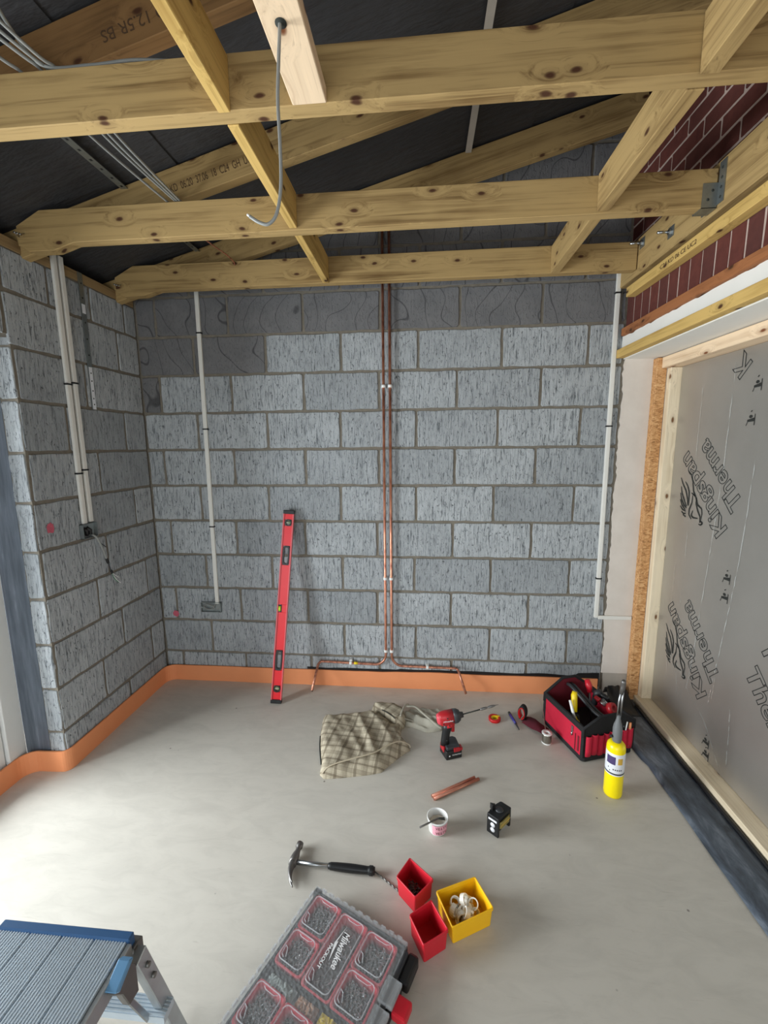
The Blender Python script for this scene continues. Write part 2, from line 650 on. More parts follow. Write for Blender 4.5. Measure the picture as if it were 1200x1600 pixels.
def clip_poly(poly, fn):
    out = []
    for i in range(len(poly)):
        a, c = poly[i], poly[(i + 1) % len(poly)]
        fa, fc = fn(a), fn(c)
        if fa >= 0: out.append(a)
        if (fa >= 0) != (fc >= 0):
            t = fa / (fa - fc)
            out.append((a[0] + (c[0] - a[0]) * t, a[1] + (c[1] - a[1]) * t))
    return out


def masonry(name, to3, rows, gap, mats, jit=0.0018, roof=None, back=0.1, mort=0.006, step=0.045, chamf=0.006, extra_mortar=None, label=''):
    """rows: (z0, z1, [u edges], dark flags or callable). to3(u, z, d) gives the point, d = depth into the wall"""
    mb = MB()
    rnd = random.Random(sum(ord(ch) for ch in name))
    umin, umax, zmin, zmax = 1e9, -1e9, 1e9, -1e9
    for (z0, z1, us, dark) in rows:
        zmin = min(zmin, z0)
        zmax = max(zmax, z1)
        for i in range(len(us) - 1):
            u0, u1 = us[i] + gap / 2, us[i + 1] - gap / 2
            umin = min(umin, us[i])
            umax = max(umax, us[i + 1])
            if u1 - u0 < 0.012: continue
            a0, a1 = z0 + gap / 2, z1 - gap / 2
            poly = []
            cs = [(u0, a0), (u1, a0), (u1, a1), (u0, a1)]
            for k in range(4):
                p, q = cs[k], cs[(k + 1) % 4]
                L = math.hypot(q[0] - p[0], q[1] - p[1])
                ch = min(chamf, L * 0.2)
                n = max(1, int((L - 2 * ch) / step))
                for j in range(n + 1):
                    t = (ch + (L - 2 * ch) * j / n) / L
                    jx, jz = rnd.uniform(-jit, jit), rnd.uniform(-jit, jit)
                    poly.append((p[0] + (q[0] - p[0]) * t + jx, p[1] + (q[1] - p[1]) * t + jz))
            if roof:
                poly = clip_poly(poly, roof)
                if len(poly) < 3: continue
            d0 = rnd.uniform(-0.0012, 0.0012)
            cu = sum(p[0] for p in poly) / len(poly)
            cz = sum(p[1] for p in poly) / len(poly)
            ins = [(p[0] + (cu - p[0]) * 0.003 / max(0.02, math.hypot(cu - p[0], cz - p[1])), p[1] + (cz - p[1]) * 0.003 / max(0.02, math.hypot(cu - p[0], cz - p[1]))) for p in poly]
            n = len(poly)
            vs = [to3(p[0], p[1], d0) for p in ins] + [to3(p[0], p[1], d0 + 0.003) for p in poly] + [to3(p[0], p[1], mort + 0.004) for p in poly]
            dk = dark(i) if callable(dark) else dark
            tone = (rnd.random() ** 1.5, dk, rnd.random(), 1)
            fs = [tuple(range(n))] + [(j, (j + 1) % n, n + (j + 1) % n, n + j) for j in range(n)] + [(n + j, n + (j + 1) % n, 2 * n + (j + 1) % n, 2 * n + j) for j in range(n)]
            mb.faces(vs, fs, 0, tone)
    # mortar bed behind the blocks
    mp = extra_mortar or [(umin, zmin), (umax, zmin), (umax, zmax), (umin, zmax)]
    for poly in ([mp] if not isinstance(mp[0], list) else mp):
        if roof: poly = clip_poly(poly, roof)
        n = len(poly)
        vs = [to3(p[0], p[1], mort) for p in poly] + [to3(p[0], p[1], back) for p in poly]
        mb.faces(vs, [tuple(range(n)), tuple(range(n, 2 * n))[::-1]] + [(j, (j + 1) % n, n + (j + 1) % n, n + j) for j in range(n)], 1)
    o = mb.build(name, mats)
    return tag(o, label, None, None, 'structure')


# back wall courses (joint positions in metres from the left corner)
Z0 = 2.2297


def zk(k):
    return max(0.0, Z0 - 0.225 * k)


J = {
    0: [0.0, 0.125, 0.578, 1.035, 1.49, 1.945, 2.40, 2.82, 2.85],
    1: [0.0, 0.35, 0.80, 1.255, 1.71, 2.185, 2.66, 2.85],
    2: [0.0, 0.118, 0.575, 1.025, 1.48, 1.935, 2.41, 2.85],
    3: [0.0, 0.345, 0.79, 1.243, 1.70, 2.175, 2.64, 2.85],
    4: [0.0, 0.105, 0.565, 1.02, 1.475, 1.93, 2.40, 2.85],
    5: [0.0, 0.33, 0.775, 1.235, 1.70, 2.165, 2.63, 2.85],
    6: [0.0, 0.11, 0.55, 1.0, 1.46, 1.925, 2.395, 2.85],
    7: [0.0, 0.33, 0.775, 1.235, 1.69, 2.16, 2.63, 2.85],
    8: [0.0, 0.105, 0.55, 1.0, 1.455, 1.92, 2.395, 2.85],
    9: [0.0, 0.335, 0.78, 1.235, 1.70, 2.165, 2.64, 2.86],
    10: [0.0, 0.12, 0.56, 1.01, 1.465, 1.93, 2.40, 2.86],
}
rows = []
for k in range(-4, 11):
    zt, zb = Z0 - 0.225 * (k - 1), zk(k)
    us = J[k] if k in J else [0.0] + [((0.35 if k % 2 else 0.125) + 0.455 * i) for i in range(7)]
    if k not in J: us = [u for u in us if u < 2.8] + [2.85]
    if k <= 0:
        dk = 1.0
    elif k == 1:
        dk = (lambda i: 1.0 if i < 2 else 0.0)
    elif k == 2:
        dk = (lambda i: 1.0 if i < 1 else 0.0)
    else:
        dk = 0.0
    rows.append((zb, zt, us, dk))
masonry('wall_back', lambda u, z, d: (u, d, z), rows, 0.015, ['block', 'mortar'], jit=0.0026, roof=lambda p: roofz(p[0]) + 0.03 - p[1],
        extra_mortar=[(-0.36, 0), (2.868, 0), (2.868, 3.4), (-0.36, 3.4)], label='grey blockwork back wall')

# left wall: pier + lintel over the glazed doors (u = -y)
LJ = {
    0: [0.0, 0.10, 0.36, 0.62, 0.85, 1.3, 1.75, 2.2, 2.65, 3.1, 3.3],
    1: [0.0, 0.18, 0.55, 0.86],
    2: [0.0, 0.45, 0.84],
    3: [0.0, 0.185, 0.60, 0.85],
    4: [0.0, 0.42, 0.84],
    5: [0.0, 0.165, 0.58, 0.85],
    6: [0.0, 0.43, 0.84],
    7: [0.0, 0.12, 0.53, 0.85],
    8: [0.0, 0.37, 0.84],
    9: [0.0, 0.13, 0.55, 0.85],
    10: [0.0, 0.37, 0.85],
}
rows = []
for k in range(0, 11):
    zt = 2.405 if k == 0 else Z0 - 0.225 * (k - 1)
    rows.append((zk(k), zt, LJ[k], 0.0))
rows.append((2.045, Z0, [0.86, 1.3, 1.75, 2.2, 2.65, 3.1, 3.3], 0.0))
rows.append((2.045, 2.405, [3.3, 3.75, 4.3], 0.0))
for k in range(1, 11):
    rows.append((zk(k), min(2.045, Z0 - 0.225 * (k - 1)), [3.3, 3.75, 4.3], 0.0))
wl = masonry('wall_left', lambda u, z, d: (-d, -u, z), rows, 0.015, ['block', 'mortar'], jit=0.0026, back=0.2,
             extra_mortar=[[(0, 0), (0.842, 0), (0.842, 2.405), (0, 2.405)], [(0.842, 2.052), (3.3, 2.052), (3.3, 2.405), (0.842, 2.405)], [(3.3, 0), (4.3, 0), (4.3, 2.405), (3.3, 2.405)]],
             label='grey blockwork left wall')
# end face of the pier, facing the room end of the doors
rows = []
for k in range(1, 11):
    rows.append((zk(k), min(2.045, Z0 - 0.225 * (k - 1)), [0.0, 0.088], 0.0))
masonry('wall_pier', lambda u, z, d: (-u, -0.85 + d, z), rows, 0.012, ['block', 'mortar'], jit=0.003, back=0.02, mort=0.005,
        extra_mortar=[(0.004, 0), (0.095, 0), (0.095, 2.045), (0.004, 2.045)], label='end of the left wall beside the glazed doors')
b = MB()
b.box((-0.215, -0.846, 0), (-0.086, -0.80, 2.045))
tag(b.build('trim_1', 'panelgrey'), 'dark grey closer panel beside the door frame', None, None, 'structure')
b = MB()
b.box((-0.36, -4.3, 2.41), (-0.33, 0.1, 2.56))  # eaves closed with an added dark board against leaking daylight
b.box((-0.33, -4.3, 2.405), (-0.1, 0.1, 2.412))
tag(b.build('trim_2', 'felt'), 'dark eaves board added outside the left wall to stop daylight', None, None, 'structure')

# brick wall of the house on the right (u = -y), soldier course over the opening
rows = [(2.185, 2.405, [0.03 + 0.0798 * i - 0.03 for i in range(55)], 0.0)]
for r_ in range(13):
    z = 2.405 + 0.075 * r_
    st = 0.1125 if r_ % 2 else 0.0
    rows.append((z, z + 0.075, sorted(set([0.0] + [st + 0.225 * i for i in range(20)])), 0.0))
masonry('wall_right', lambda u, z, d: (2.85 + d, -u, z), rows, 0.011, ['brick', 'mortar_light'], jit=0.001, back=0.17, mort=0.004, step=0.07, chamf=0.003,
        extra_mortar=[(0, 2.185), (4.3, 2.185), (4.3, 3.4), (0, 3.4)], label='red brick wall above the opening on the right')
b = MB()
b.box((2.85, -4.3, 0), (3.03, -3.0, 2.185))
b.box((2.85, -4.3, 2.185), (3.02, -4.29, 3.4))
tag(b.build('wall_right_return', 'plaster'), 'plastered wall on the right past the opening', None, None, 'structure')

# plaster reveal in the plane of the back wall, ragged left edge
rr = random.Random(5)
edge = []
z = 0.155
while z < 2.12:
    edge.append((2.858 + 0.012 * mnoise.noise(Vector((z * 9, 0, 3))) + rr.uniform(-0.004, 0.004), z))
    z += 0.022
poly = [(3.034, 0.155)] + [(3.034, 2.12)] + edge[::-1]
b = MB()
n = len(poly)
b.faces([(p[0], -0.004, p[1]) for p in poly] + [(p[0], 0.06, p[1]) for p in poly], [tuple(range(n)), tuple(range(n, 2 * n))[::-1]] + [(i, (i + 1) % n, n + (i + 1) % n, n + i) for i in range(n)])
b.box((2.87, 0.004, 0.0), (3.034, 0.06, 0.152), 1)
b.box((2.868, 0.062, 0.0), (3.3, 0.16, 2.5), 1)
tag(b.build('wall_reveal', ['plaster', 'plaster_low']), 'plastered reveal at the right end of the back wall', None, None, 'structure')

# lintel: rough white plaster band, soffit
rr = random.Random(9)
b = MB()
top = [(-u, 2.152 + 0.012 * mnoise.noise(Vector((u * 14, 1, 0))) + rr.uniform(-0.003, 0.003)) for u in [i * 0.03 for i in range(100)]]
poly = [(0.0, 2.07)] + top + [(-2.97, 2.07)]
n = len(poly)
b.faces([(2.838, p[0], p[1]) for p in poly] + [(2.86, p[0], p[1]) for p in poly], [tuple(range(n)), tuple(range(n, 2 * n))[::-1]] + [(i, (i + 1) % n, n + (i + 1) % n, n + i) for i in range(n)])
tag(b.build('trim_3', 'white_plaster'), 'rough white plaster band under the brickwork', None, None, 'structure')
b = MB()
b.box((2.852, -3.0, 2.034), (3.16, 0.0, 2.07))
b.box((2.862, -3.0, 2.07), (3.02, 0.0, 2.185))
tag(b.build('trim_4', 'white_plaster'), 'white board soffit over the opening', None, None, 'structure')

# rear wall, behind the camera, with a glazed opening added for fill light
b = MB()
b.box((-0.2, -4.4, 0), (0.1, -4.3, 2.6))
b.box((2.3, -4.4, 0), (3.05, -4.3, 3.2))
b.box((0.1, -4.4, 2.15), (2.3, -4.3, 3.0))
b.box((0.1, -4.4, 0), (2.3, -4.3, 0.06))
tag(b.build('wall_rear', 'plaster'), 'wall behind the camera', None, None, 'structure')
b = MB()
for x in (0.1, 1.17, 2.24):
    b.box((x, -4.38, 0.06), (x + 0.06, -4.32, 2.15))
b.box((0.1, -4.38, 0.06), (2.3, -4.32, 0.12))
b.box((0.1, -4.38, 2.09), (2.3, -4.32, 2.15))
b.box((0.16, -4.352, 0.12), (1.17, -4.346, 2.09), 1)
b.box((1.23, -4.352, 0.12), (2.24, -4.346, 2.09), 1)
tag(b.build('added_window_1', ['door_white', 'glass']), 'added glazed opening behind the camera for fill light', None, None, 'structure')

# roof membrane, laid in lapped widths
b = MB()
laps = [-0.36, -0.1, 0.68, 1.45, 2.22, 2.87]
for i in range(len(laps) - 1):
    x0, x1 = laps[i], laps[i + 1] + 0.05
    nx, ny = 6, 40
    dz = 0.0 if i % 2 else 0.004
    vs = []
    for iy in range(ny + 1):
        y = -4.35 + 4.47 * iy / ny
        for ix in range(nx + 1):
            x = x0 + (x1 - x0) * ix / nx
            sag = 0.006 * mnoise.noise(Vector((x * 4, y * 3, i)))
            vs.append((x, y, roofz(x) + 0.006 + dz + abs(sag)))
    m_ = len(vs)
    fs = [(iy * (nx + 1) + ix, iy * (nx + 1) + ix + 1, (iy + 1) * (nx + 1) + ix + 1, (iy + 1) * (nx + 1) + ix) for iy in range(ny) for ix in range(nx)]
    b.faces(vs, fs, smooth=True)
b.box((-0.40, -4.40, -0.02), (3.25, 0.15, 0.0), mat=Matrix.Translation((0, 0, 2.512 + 0.05)) @ Matrix(((1, 0, 0, 0), (0, 1, 0, 0), (0.27, 0, 1, 0), (0, 0, 0, 1))))
tag(b.build('ceiling', 'felt', recalc=False), 'dark roofing membrane above the rafters', None, None, 'structure')

# glazed doors on the left
b = MB()
for y0, y1 in ((-0.95, -0.862), (-3.29, -3.2)):
    b.box((-0.29, y0, 0.0), (-0.196, y1, 2.045))
b.box((-0.29, -3.2, 1.965), (-0.196, -0.95, 2.045))
b.box((-0.29, -3.2, 0.0), (-0.196, -0.95, 0.05))
for y0, y1 in ((-1.05, -0.956), (-2.12, -2.03), (-2.21, -2.125), (-3.195, -3.10)):
    b.box((-0.275, y0, 0.055), (-0.212, y1, 1.96))
for y0, y1 in ((-2.03, -1.05), (-3.10, -2.21)):
    b.box((-0.275, y0, 0.055), (-0.212, y1, 0.145))
    b.box((-0.275, y0, 1.87), (-0.212, y1, 1.96))
    b.box((-0.246, y0, 0.145), (-0.240, y1, 1.87), 1)
tag(b.build('door_1', ['door_white', 'glass'], bevel=0.003), 'white framed glazed doors in the left wall', None, None, 'structure')
b = MB()
b.box((-0.3, -3.3, 2.045), (-0.2, -0.85, 2.4))
tag(b.build('trim_5', 'door_white'), 'white head closer over the glazed doors', None, None, 'structure')


# ------------------------------------------------------------------ roof timbers
def beam(name, mat, p0, p1, w_, h_, label, cat, group=None, profile=None, up=(0, 0, 1), bevel=0.002):
    """timber from p0 to p1 (centre of its bottom face); grain runs along local x"""
    p0, p1 = Vector(p0), Vector(p1)
    d = p1 - p0
    L = d.length
    x = d.normalized()
    z = Vector(up)
    z = (z - x * z.dot(x)).normalized()
    y = z.cross(x)
    b = MB()
    prof = profile(L) if profile else [(0, 0), (L, 0), (L, h_), (0, h_)]
    n = len(prof)
    vs = [(p[0], -w_ / 2, p[1]) for p in prof] + [(p[0], w_ / 2, p[1]) for p in prof]
    b.faces(vs, [tuple(range(n)), tuple(range(n, 2 * n))[::-1]] + [(i, (i + 1) % n, n + (i + 1) % n, n + i) for i in range(n)])
    o = b.build(name, mat, bevel=bevel, bseg=1)
    o.matrix_world = Matrix.Translation(p0) @ Matrix((x, y, z)).transposed().to_4x4()
    return tag(o, label, cat, group)


# ceiling joists (front faces at y = -1.384, -0.785, -0.20)
JG = 'ceiling joists spanning from the left wall to the ledger'
jl = [(-1.984, 'treated ceiling joist behind the camera side of the frame'),
      (-1.384, 'nearest treated timber ceiling joist, crossing the top of the photo'),
      (-0.785, 'middle timber ceiling joist, its right end in a metal hanger'),
      (-0.200, 'furthest timber ceiling joist, tight above the blockwork back wall')]
joists = []
for y, lab in jl:
    zb = 2.432 if y < -1 else (2.420 if y < -0.5 else 2.428)

    def prof(L, zb=zb):
        return [(0.0, 0.075), (0.0, 0.0), (0.045, -0.026), (0.16, -0.026), (0.25, 0.0), (L, 0.0), (L, 0.130), (0.11, 0.130)]
    x0 = 0.035
    joists.append(beam('ceiling_joist', 'joist', (x0, y + 0.0235, zb), (2.795, y + 0.0235, zb), 0.047, 0.13, lab, 'joist', JG, prof))

# rafters, against the far side of each joist
rl = [(-1.3135, 'timber rafter sloping up behind the nearest joist', 'joist_dark'), (-0.7145, 'stamped timber rafter sloping up behind the middle joist', 'joist'), (-0.1295, 'furthest timber rafter, sloping up in front of the gable blockwork', 'joist')]
rafters = []
for y, lab, mt in rl:
    x0, x1 = -0.30, 2.843

    def prof(L):
        return [(0.0, 0.03), (L, 0.0), (L, 0.145), (0.0, 0.145)]
    rafters.append(beam('rafter', mt, (x0, y, roofz(x0) - 0.150), (x1, y, roofz(x1) - 0.150), 0.045, 0.145, lab, 'rafter', 'sloping rafters', prof))

# noggins between joists
NG = 'noggins between the joists'
for x, tw, mt, nm in ((1.222, 0.032, 'yellow_batten', 'left'), (2.40, 0.044, 'joist', 'right')):
    for y0, y1, pos in ((-1.935, -1.386, 'nearest the camera, above the middle of the room'), (-1.335, -0.787, 'between the nearest and the middle joist'), (-0.736, -0.202, 'between the middle and the furthest joist')):
        beam('noggin', mt, (x, y0, 2.430), (x, y1, 2.426), tw, 0.128, '%s timber noggin %s' % (nm + ('-hand thin yellowish' if nm == 'left' else '-hand brown'), pos), 'noggin', NG)
fl = beam('flat_noggin', 'pine', (1.446, -1.935, 2.430), (1.446, -1.386, 2.430), 0.088, 0.036, 'pale pine flat piece with a cable hole, fixed to the nearest joist', 'timber piece')
b = MB()
b.lathe([(0.012, 0), (0.012, 0.004)], (1.442, -1.60, 2.4285), 16)
b.build('cable_hole', 'bristle', None)
co = bpy.data.objects['cable_hole']
co.parent = fl
co.matrix_parent_inverse = fl.matrix_world.inverted()
co['label'] = 'dark drilled hole'

# joist to joist: ledger on the brick wall, batten under it, battens over the opening
led = beam('ledger_board', 'joist', (2.822, -4.25, 2.402), (2.822, -0.004, 2.402), 0.044, 0.172, 'long timber ledger bolted to the brick wall carrying the joist ends', 'ledger')
bt = beam('batten', 'yellow_batten', (2.824, -4.2, 2.331), (2.824, -0.095, 2.331), 0.048, 0.047, 'yellow stamped batten on the brickwork under the ledger', 'batten')
beam('timber_strip', 'brown_timber', (2.835, -2.95, 2.152), (2.835, -0.02, 2.152), 0.028, 0.040, 'brown stained timber strip below the upright bricks', 'timber strip')
beam('edge_batten', 'yellow_batten', (2.829, -2.98, 2.038), (2.829, -0.006, 2.038), 0.042, 0.045, 'yellow batten along the edge of the white soffit', 'batten')

# lettering stamped on the timbers
o = text('stamp', 'KD  06.20  37.06  18  C24  GH  UK', 0.042, (0.70, -0.7374, 2.608), (1, 0, 0.27), (-0.27, 0, 1), 'ink_brown', None, extrude=0.0002, width=0.36)
o.parent = rafters[1]
o.matrix_parent_inverse = rafters[1].matrix_world.inverted()
o = text('stamp', 'C24 KD 12.5R BS', 0.042, (1.16, -1.3364, roofz(1.16) - 0.070), (-1, 0, -0.27), (0.27, 0, -1), 'ink_brown', None, extrude=0.0002, width=0.30)
o.parent = rafters[0]
o.matrix_parent_inverse = rafters[0].matrix_world.inverted()
o = text('stamp', 'C24 KD 06 CE UC2', 0.026, (2.7990, -0.42, 2.343), (0, -1, 0), (0, 0, 1), 'ink_brown', None, extrude=0.0002, width=0.26)
o.parent = bt
o.matrix_parent_inverse = bt.matrix_world.inverted()

# wall plate on the left wall
beam('wall_plate', 'plate', (-0.048, -4.2, 2.4055), (-0.048, -0.004, 2.4055), 0.095, 0.047, 'brown timber wall plate along the top of the left wall', 'wall plate')

# joist hanger and anchor bolts on the ledger
h = empty('joist_hanger', (2.797, -0.76, 2.415), 'galvanised perforated hanger at the right end of the middle joist', 'joist hanger')
b = MB()
b.box((2.7965, -0.822, 2.425), (2.7995, -0.7875, 2.565))
b.box((2.7965, -0.7335, 2.425), (2.7995, -0.700, 2.565))
attach(b.build('flange', 'galv', None, origin=(2.798, -0.76, 2.5)), h)
b = MB()
b.box((2.745, -0.7885, 2.416), (2.7965, -0.7868, 2.50))
b.box((2.745, -0.7362, 2.416), (2.7965, -0.7345, 2.50))
b.box((2.745, -0.7885, 2.4155), (2.7965, -0.7345, 2.4185))
attach(b.build('stirrup', 'galv', None, origin=(2.77, -0.76, 2.43)), h)
b = MB()
for i in range(4):
    b.tube([(2.7962, -0.805, 2.445 + i * 0.032), (2.7954, -0.805, 2.445 + i * 0.032)], 0.005, 8)
for i in range(2):
    b.tube([(2.765 + i * 0.014, -0.7886, 2.445 + i * 0.03), (2.765 + i * 0.014, -0.7894, 2.445 + i * 0.03)], 0.005, 8)
attach(b.build('nail_hole', 'bristle', None, origin=(2.796, -0.80, 2.48)), h)
for (y, z_, lab) in ((-0.49, 2.470, 'anchor bolt with a square washer between the middle and furthest joists'), (-0.235, 2.535, 'anchor bolt with a shiny nut beside the furthest joist')):
    e = empty('anchor_bolt', (2.80, y, z_), lab, 'bolt', None)
    b = MB()
    b.box((2.7965, y - 0.022, z_ - 0.022), (2.7995, y + 0.022, z_ + 0.022))
    attach(b.build('washer', 'galv', None, origin=(2.798, y, z_)), e)
    b = MB()
    b.tube([(2.797, y, z_), (2.787, y, z_)], 0.012, 6, smooth=False)
    attach(b.build('nut', 'steel', None, origin=(2.79, y, z_)), e)
    b = MB()
    b.tube([(2.788, y, z_), (2.742, y, z_)], 0.006, 8)
    attach(b.build('threaded_rod', 'steel', None, origin=(2.76, y, z_)), e)
# small joist fixings at the wall plate
for y, lab in ((-1.40, 'small bracket'), (-0.80, 'cluster of bent nails where the middle joist meets the wall plate'), (-0.215, 'bent nails where the furthest joist meets the wall plate')):
    if y < -1: continue
    b = MB()
    for k in range(3):
        b.tube([(0.045 + 0.012 * k, y + 0.016, 2.452 + 0.006 * k), (0.050 + 0.012 * k, y - 0.012, 2.458 - 0.004 * k)], 0.0022, 6)
        b.lathe([(0.0045, 0), (0.0045, 0.0015)], (0, 0, 0), 8, mat=Matrix.Translation((0.050 + 0.012 * k, y - 0.012, 2.458 - 0.004 * k)) @ Matrix.Rotation(R(90), 4, 'X'))
    tag(b.build('joist_nails', 'steel'), lab, 'nails')

# metal straps / lath against the membrane
b = MB()
x = 0.50
for i in range(22):
    y = -1.30 + i * 0.055
    b.box((x - 0.015, y, roofz(x) - 0.013), (x - 0.005, y + 0.055, roofz(x) - 0.0115))
    b.box((x + 0.005, y, roofz(x) - 0.013), (x + 0.015, y + 0.055, roofz(x) - 0.0115))
    b.box((x - 0.005, y, roofz(x) - 0.013), (x + 0.005, y + 0.043, roofz(x) - 0.0115))
tag(b.build('perforated_strap', 'galv'), 'grey perforated metal strap under the membrane at upper left', 'metal strap')
b = MB()
b.box((1.945, -1.30, roofz(1.96) - 0.014), (1.975, -0.155, roofz(1.96) - 0.011))
tag(b.build('membrane_lath', 'plaster_low'), 'narrow grey lath under the membrane right of centre', 'lath')

# ------------------------------------------------------------------ cables
b = MB()
b.tube(smooth_path([(1.442, -1.60, 2.475), (1.440, -1.60, 2.43), (1.434, -1.60, 2.36), (1.429, -1.60, 2.29), (1.430, -1.60, 2.21), (1.428, -1.60, 2.13), (1.416, -1.60, 2.076), (1.397, -1.60, 2.056), (1.376, -1.60, 2.060), (1.355, -1.60, 2.073)]), 0.0036, 10)
hc = tag(b.build('hanging_cable', 'grey_cable', origin=(1.44, -1.60, 2.43)), 'grey cable hanging in a hook from the pale pine piece', 'cable')
b = MB()
b.tube([(1.357, -1.60, 2.072), (1.350, -1.60, 2.077)], 0.0026, 8)
attach(b.build('cable_core', 'white', None, origin=(1.355, -1.60, 2.073)), hc)

b = MB()
b.tube(smooth_path([(0.70, -1.50, 2.66), (0.71, -1.43, 2.60), (0.735, -1.378, 2.574), (0.86, -1.374, 2.570), (0.98, -1.372, 2.574), (1.095, -1.36, 2.5725), (1.19, -1.36, 2.574), (1.27, -1.355, 2.570), (1.37, -1.34, 2.572)]), 0.0045, 8)
tag(b.build('joist_cable', 'grey_cable'), 'grey cable lying along the top of the nearest joist', 'cable')
CB = 'grey cables run between the joists at the left'
cabs = [
    ([(0.46, -1.95, 2.600), (0.56, -1.62, 2.600), (0.64, -1.42, 2.574), (0.66, -1.35, 2.572), (0.675, -1.10, 2.560), (0.70, -0.80, 2.556), (0.705, -0.74, 2.56)], 'leftmost grey cable running over the nearest joist'),
    ([(0.50, -1.95, 2.605), (0.60, -1.62, 2.608), (0.70, -1.42, 2.576), (0.715, -1.35, 2.574), (0.73, -1.12, 2.548), (0.735, -0.80, 2.556), (0.74, -0.74, 2.56)], 'second grey cable from the left running over the nearest joist'),
    ([(0.54, -1.95, 2.61), (0.63, -1.64, 2.612), (0.72, -1.42, 2.576), (0.735, -1.35, 2.574), (0.755, -1.12, 2.540), (0.745, -0.80, 2.556), (0.75, -0.74, 2.56)], 'third grey cable from the left running over the nearest joist'),
    ([(0.58, -1.95, 2.615), (0.67, -1.66, 2.615), (0.74, -1.42, 2.576), (0.76, -1.35, 2.574), (0.78, -1.12, 2.536), (0.757, -0.80, 2.556), (0.762, -0.74, 2.56)], 'rightmost grey cable running over the nearest joist'),
]
for pts, lab in cabs:
    b = MB()
    b.tube(smooth_path(pts), 0.0042, 8)
    tag(b.build('roof_cable', 'grey_cable'), lab, 'cable', CB)
b = MB()
b.tube(smooth_path([(0.655, -0.70, 2.60), (0.675, -0.55, 2.565), (0.70, -0.40, 2.556), (0.72, -0.28, 2.556), (0.728, -0.212, 2.548), (0.728, -0.203, 2.535)]), 0.0035, 8)
tag(b.build('copper_wire', 'copper'), 'thin bronze wire ending on the furthest joist', 'wire')


# ------------------------------------------------------------------ conduits
def conduit(name, p0, p1, normal, w_, d_, label, group=None, clips=(), extra=None):
    """mini trunking between p0 and p1 lying on a wall with the given normal"""
    p0, p1, nv = Vector(p0), Vector(p1), Vector(normal)
    x = (p1 - p0).normalized()
    y = nv.cross(x).normalized()
    root = empty(name, p0, label, 'conduit', group)
    b = MB()
    mt = Matrix.Translation(p0) @ Matrix((x, y, nv)).transposed().to_4x4()
    b.box((0, -w_ / 2, 0.0015), ((p1 - p0).length, w_ / 2, d_), mat=mt)
    b.box((0, -w_ / 2 + 0.003, d_), ((p1 - p0).length, w_ / 2 - 0.003, d_ + 0.0015), mat=mt)
    if extra: extra(b)
    attach(b.build('trunking', 'white_pvc', None, bevel=0.0015, origin=p0, bseg=1), root)
    for t in clips:
        c = p0 + (p1 - p0) * t
        b = MB()
        mc = Matrix.Translation(c) @ Matrix((x, y, nv)).transposed().to_4x4()
        b.box((-0.004, -w_ / 2 - 0.003, 0), (0.004, w_ / 2 + 0.003, d_ + 0.0035), mat=mc)
        b.lathe([(0.0045, 0), (0.0045, d_ + 0.002)], (0, -w_ / 2 - 0.0015, 0), 8, mat=mc)
        b.lathe([(0.0045, 0), (0.0045, d_ + 0.002)], (0, w_ / 2 + 0.0015, 0), 8, mat=mc)
        attach(b.build('clip', 'black', None, origin=c), root)
    return root


BN = (0, -1, 0)
conduit('conduit', (0.402, 0, 2.50), (0.392, 0, 0.55), BN, 0.024, 0.014, 'white conduit at the left of the back wall, down to a metal socket box', None, (0.13, 0.42, 0.735))
rc = conduit('conduit', (2.794, 0, 2.50), (2.799, 0, 0.520), BN, 0.024, 0.014, 'white conduit at the right end of the back wall, turning right at the bottom', None, (0.06, 0.42, 0.875))
b = MB()
b.box((2.8115, -0.0155, 0.510), (3.006, -0.0042, 0.533))
attach(b.build('lower_run', 'white_pvc', None, bevel=0.0015, origin=(2.81, 0, 0.52), bseg=1), rc)
LN = (1, 0, 0)
conduit('conduit', (0, -0.577, 2.472), (0, -0.578, 1.19), LN, 0.026, 0.014, 'white conduit on the left wall, the nearer of the pair above the back box', 'pair of conduits on the left wall', (0.46, 0.80))
conduit('conduit', (0, -0.538, 2.476), (0, -0.536, 1.193), LN, 0.026, 0.014, 'white conduit on the left wall, the further of the pair above the back box', 'pair of conduits on the left wall', (0.455, 0.79))

# back boxes
e = empty('socket_box', (0, -0.56, 1.15), 'galvanised box with loose cable on the left wall under the pair of conduits', 'socket box')
b = MB()
for lo, hi in (((0.0005, -0.608, 1.112), (0.003, -0.512, 1.188)),):
    b.box(lo, hi)
for lo, hi in (((0.002, -0.608, 1.112), (0.022, -0.6055, 1.188)), ((0.002, -0.5145, 1.112), (0.022, -0.512, 1.188)), ((0.002, -0.608, 1.112), (0.022, -0.512, 1.1145)), ((0.002, -0.608, 1.1855), (0.022, -0.512, 1.188))):
    b.box(lo, hi)
attach(b.build('box_shell', 'galv', None, origin=(0, -0.56, 1.15)), e)
b = MB()
b.tube([(0.004, -0.565, 1.165), (0.010, -0.55, 1.15), (0.008, -0.55, 1.13)], 0.010, 8)
b.tube([(0.004, -0.585, 1.165), (0.012, -0.575, 1.15), (0.008, -0.572, 1.125)], 0.008, 8)
attach(b.build('grommet', 'black', None, origin=(0.005, -0.56, 1.15)), e)
b = MB()
b.tube(smooth_path([(0.014, -0.545, 1.125), (0.022, -0.527, 1.105), (0.026, -0.513, 1.07), (0.028, -0.497, 1.025), (0.026, -0.478, 0.975)]), 0.006, 8)
lc = tag(b.build('loose_cable', 'grey_cable', origin=(0.014, -0.545, 1.125)), 'grey cable tail hanging out of the box on the left wall', 'cable')
b = MB()
b.tube(smooth_path([(0.026, -0.480, 0.980), (0.025, -0.473, 0.962), (0.024, -0.468, 0.95)]), 0.0072, 8)
b.tube(smooth_path([(0.022, -0.450, 0.902), (0.020, -0.441, 0.885)]), 0.0065, 8)
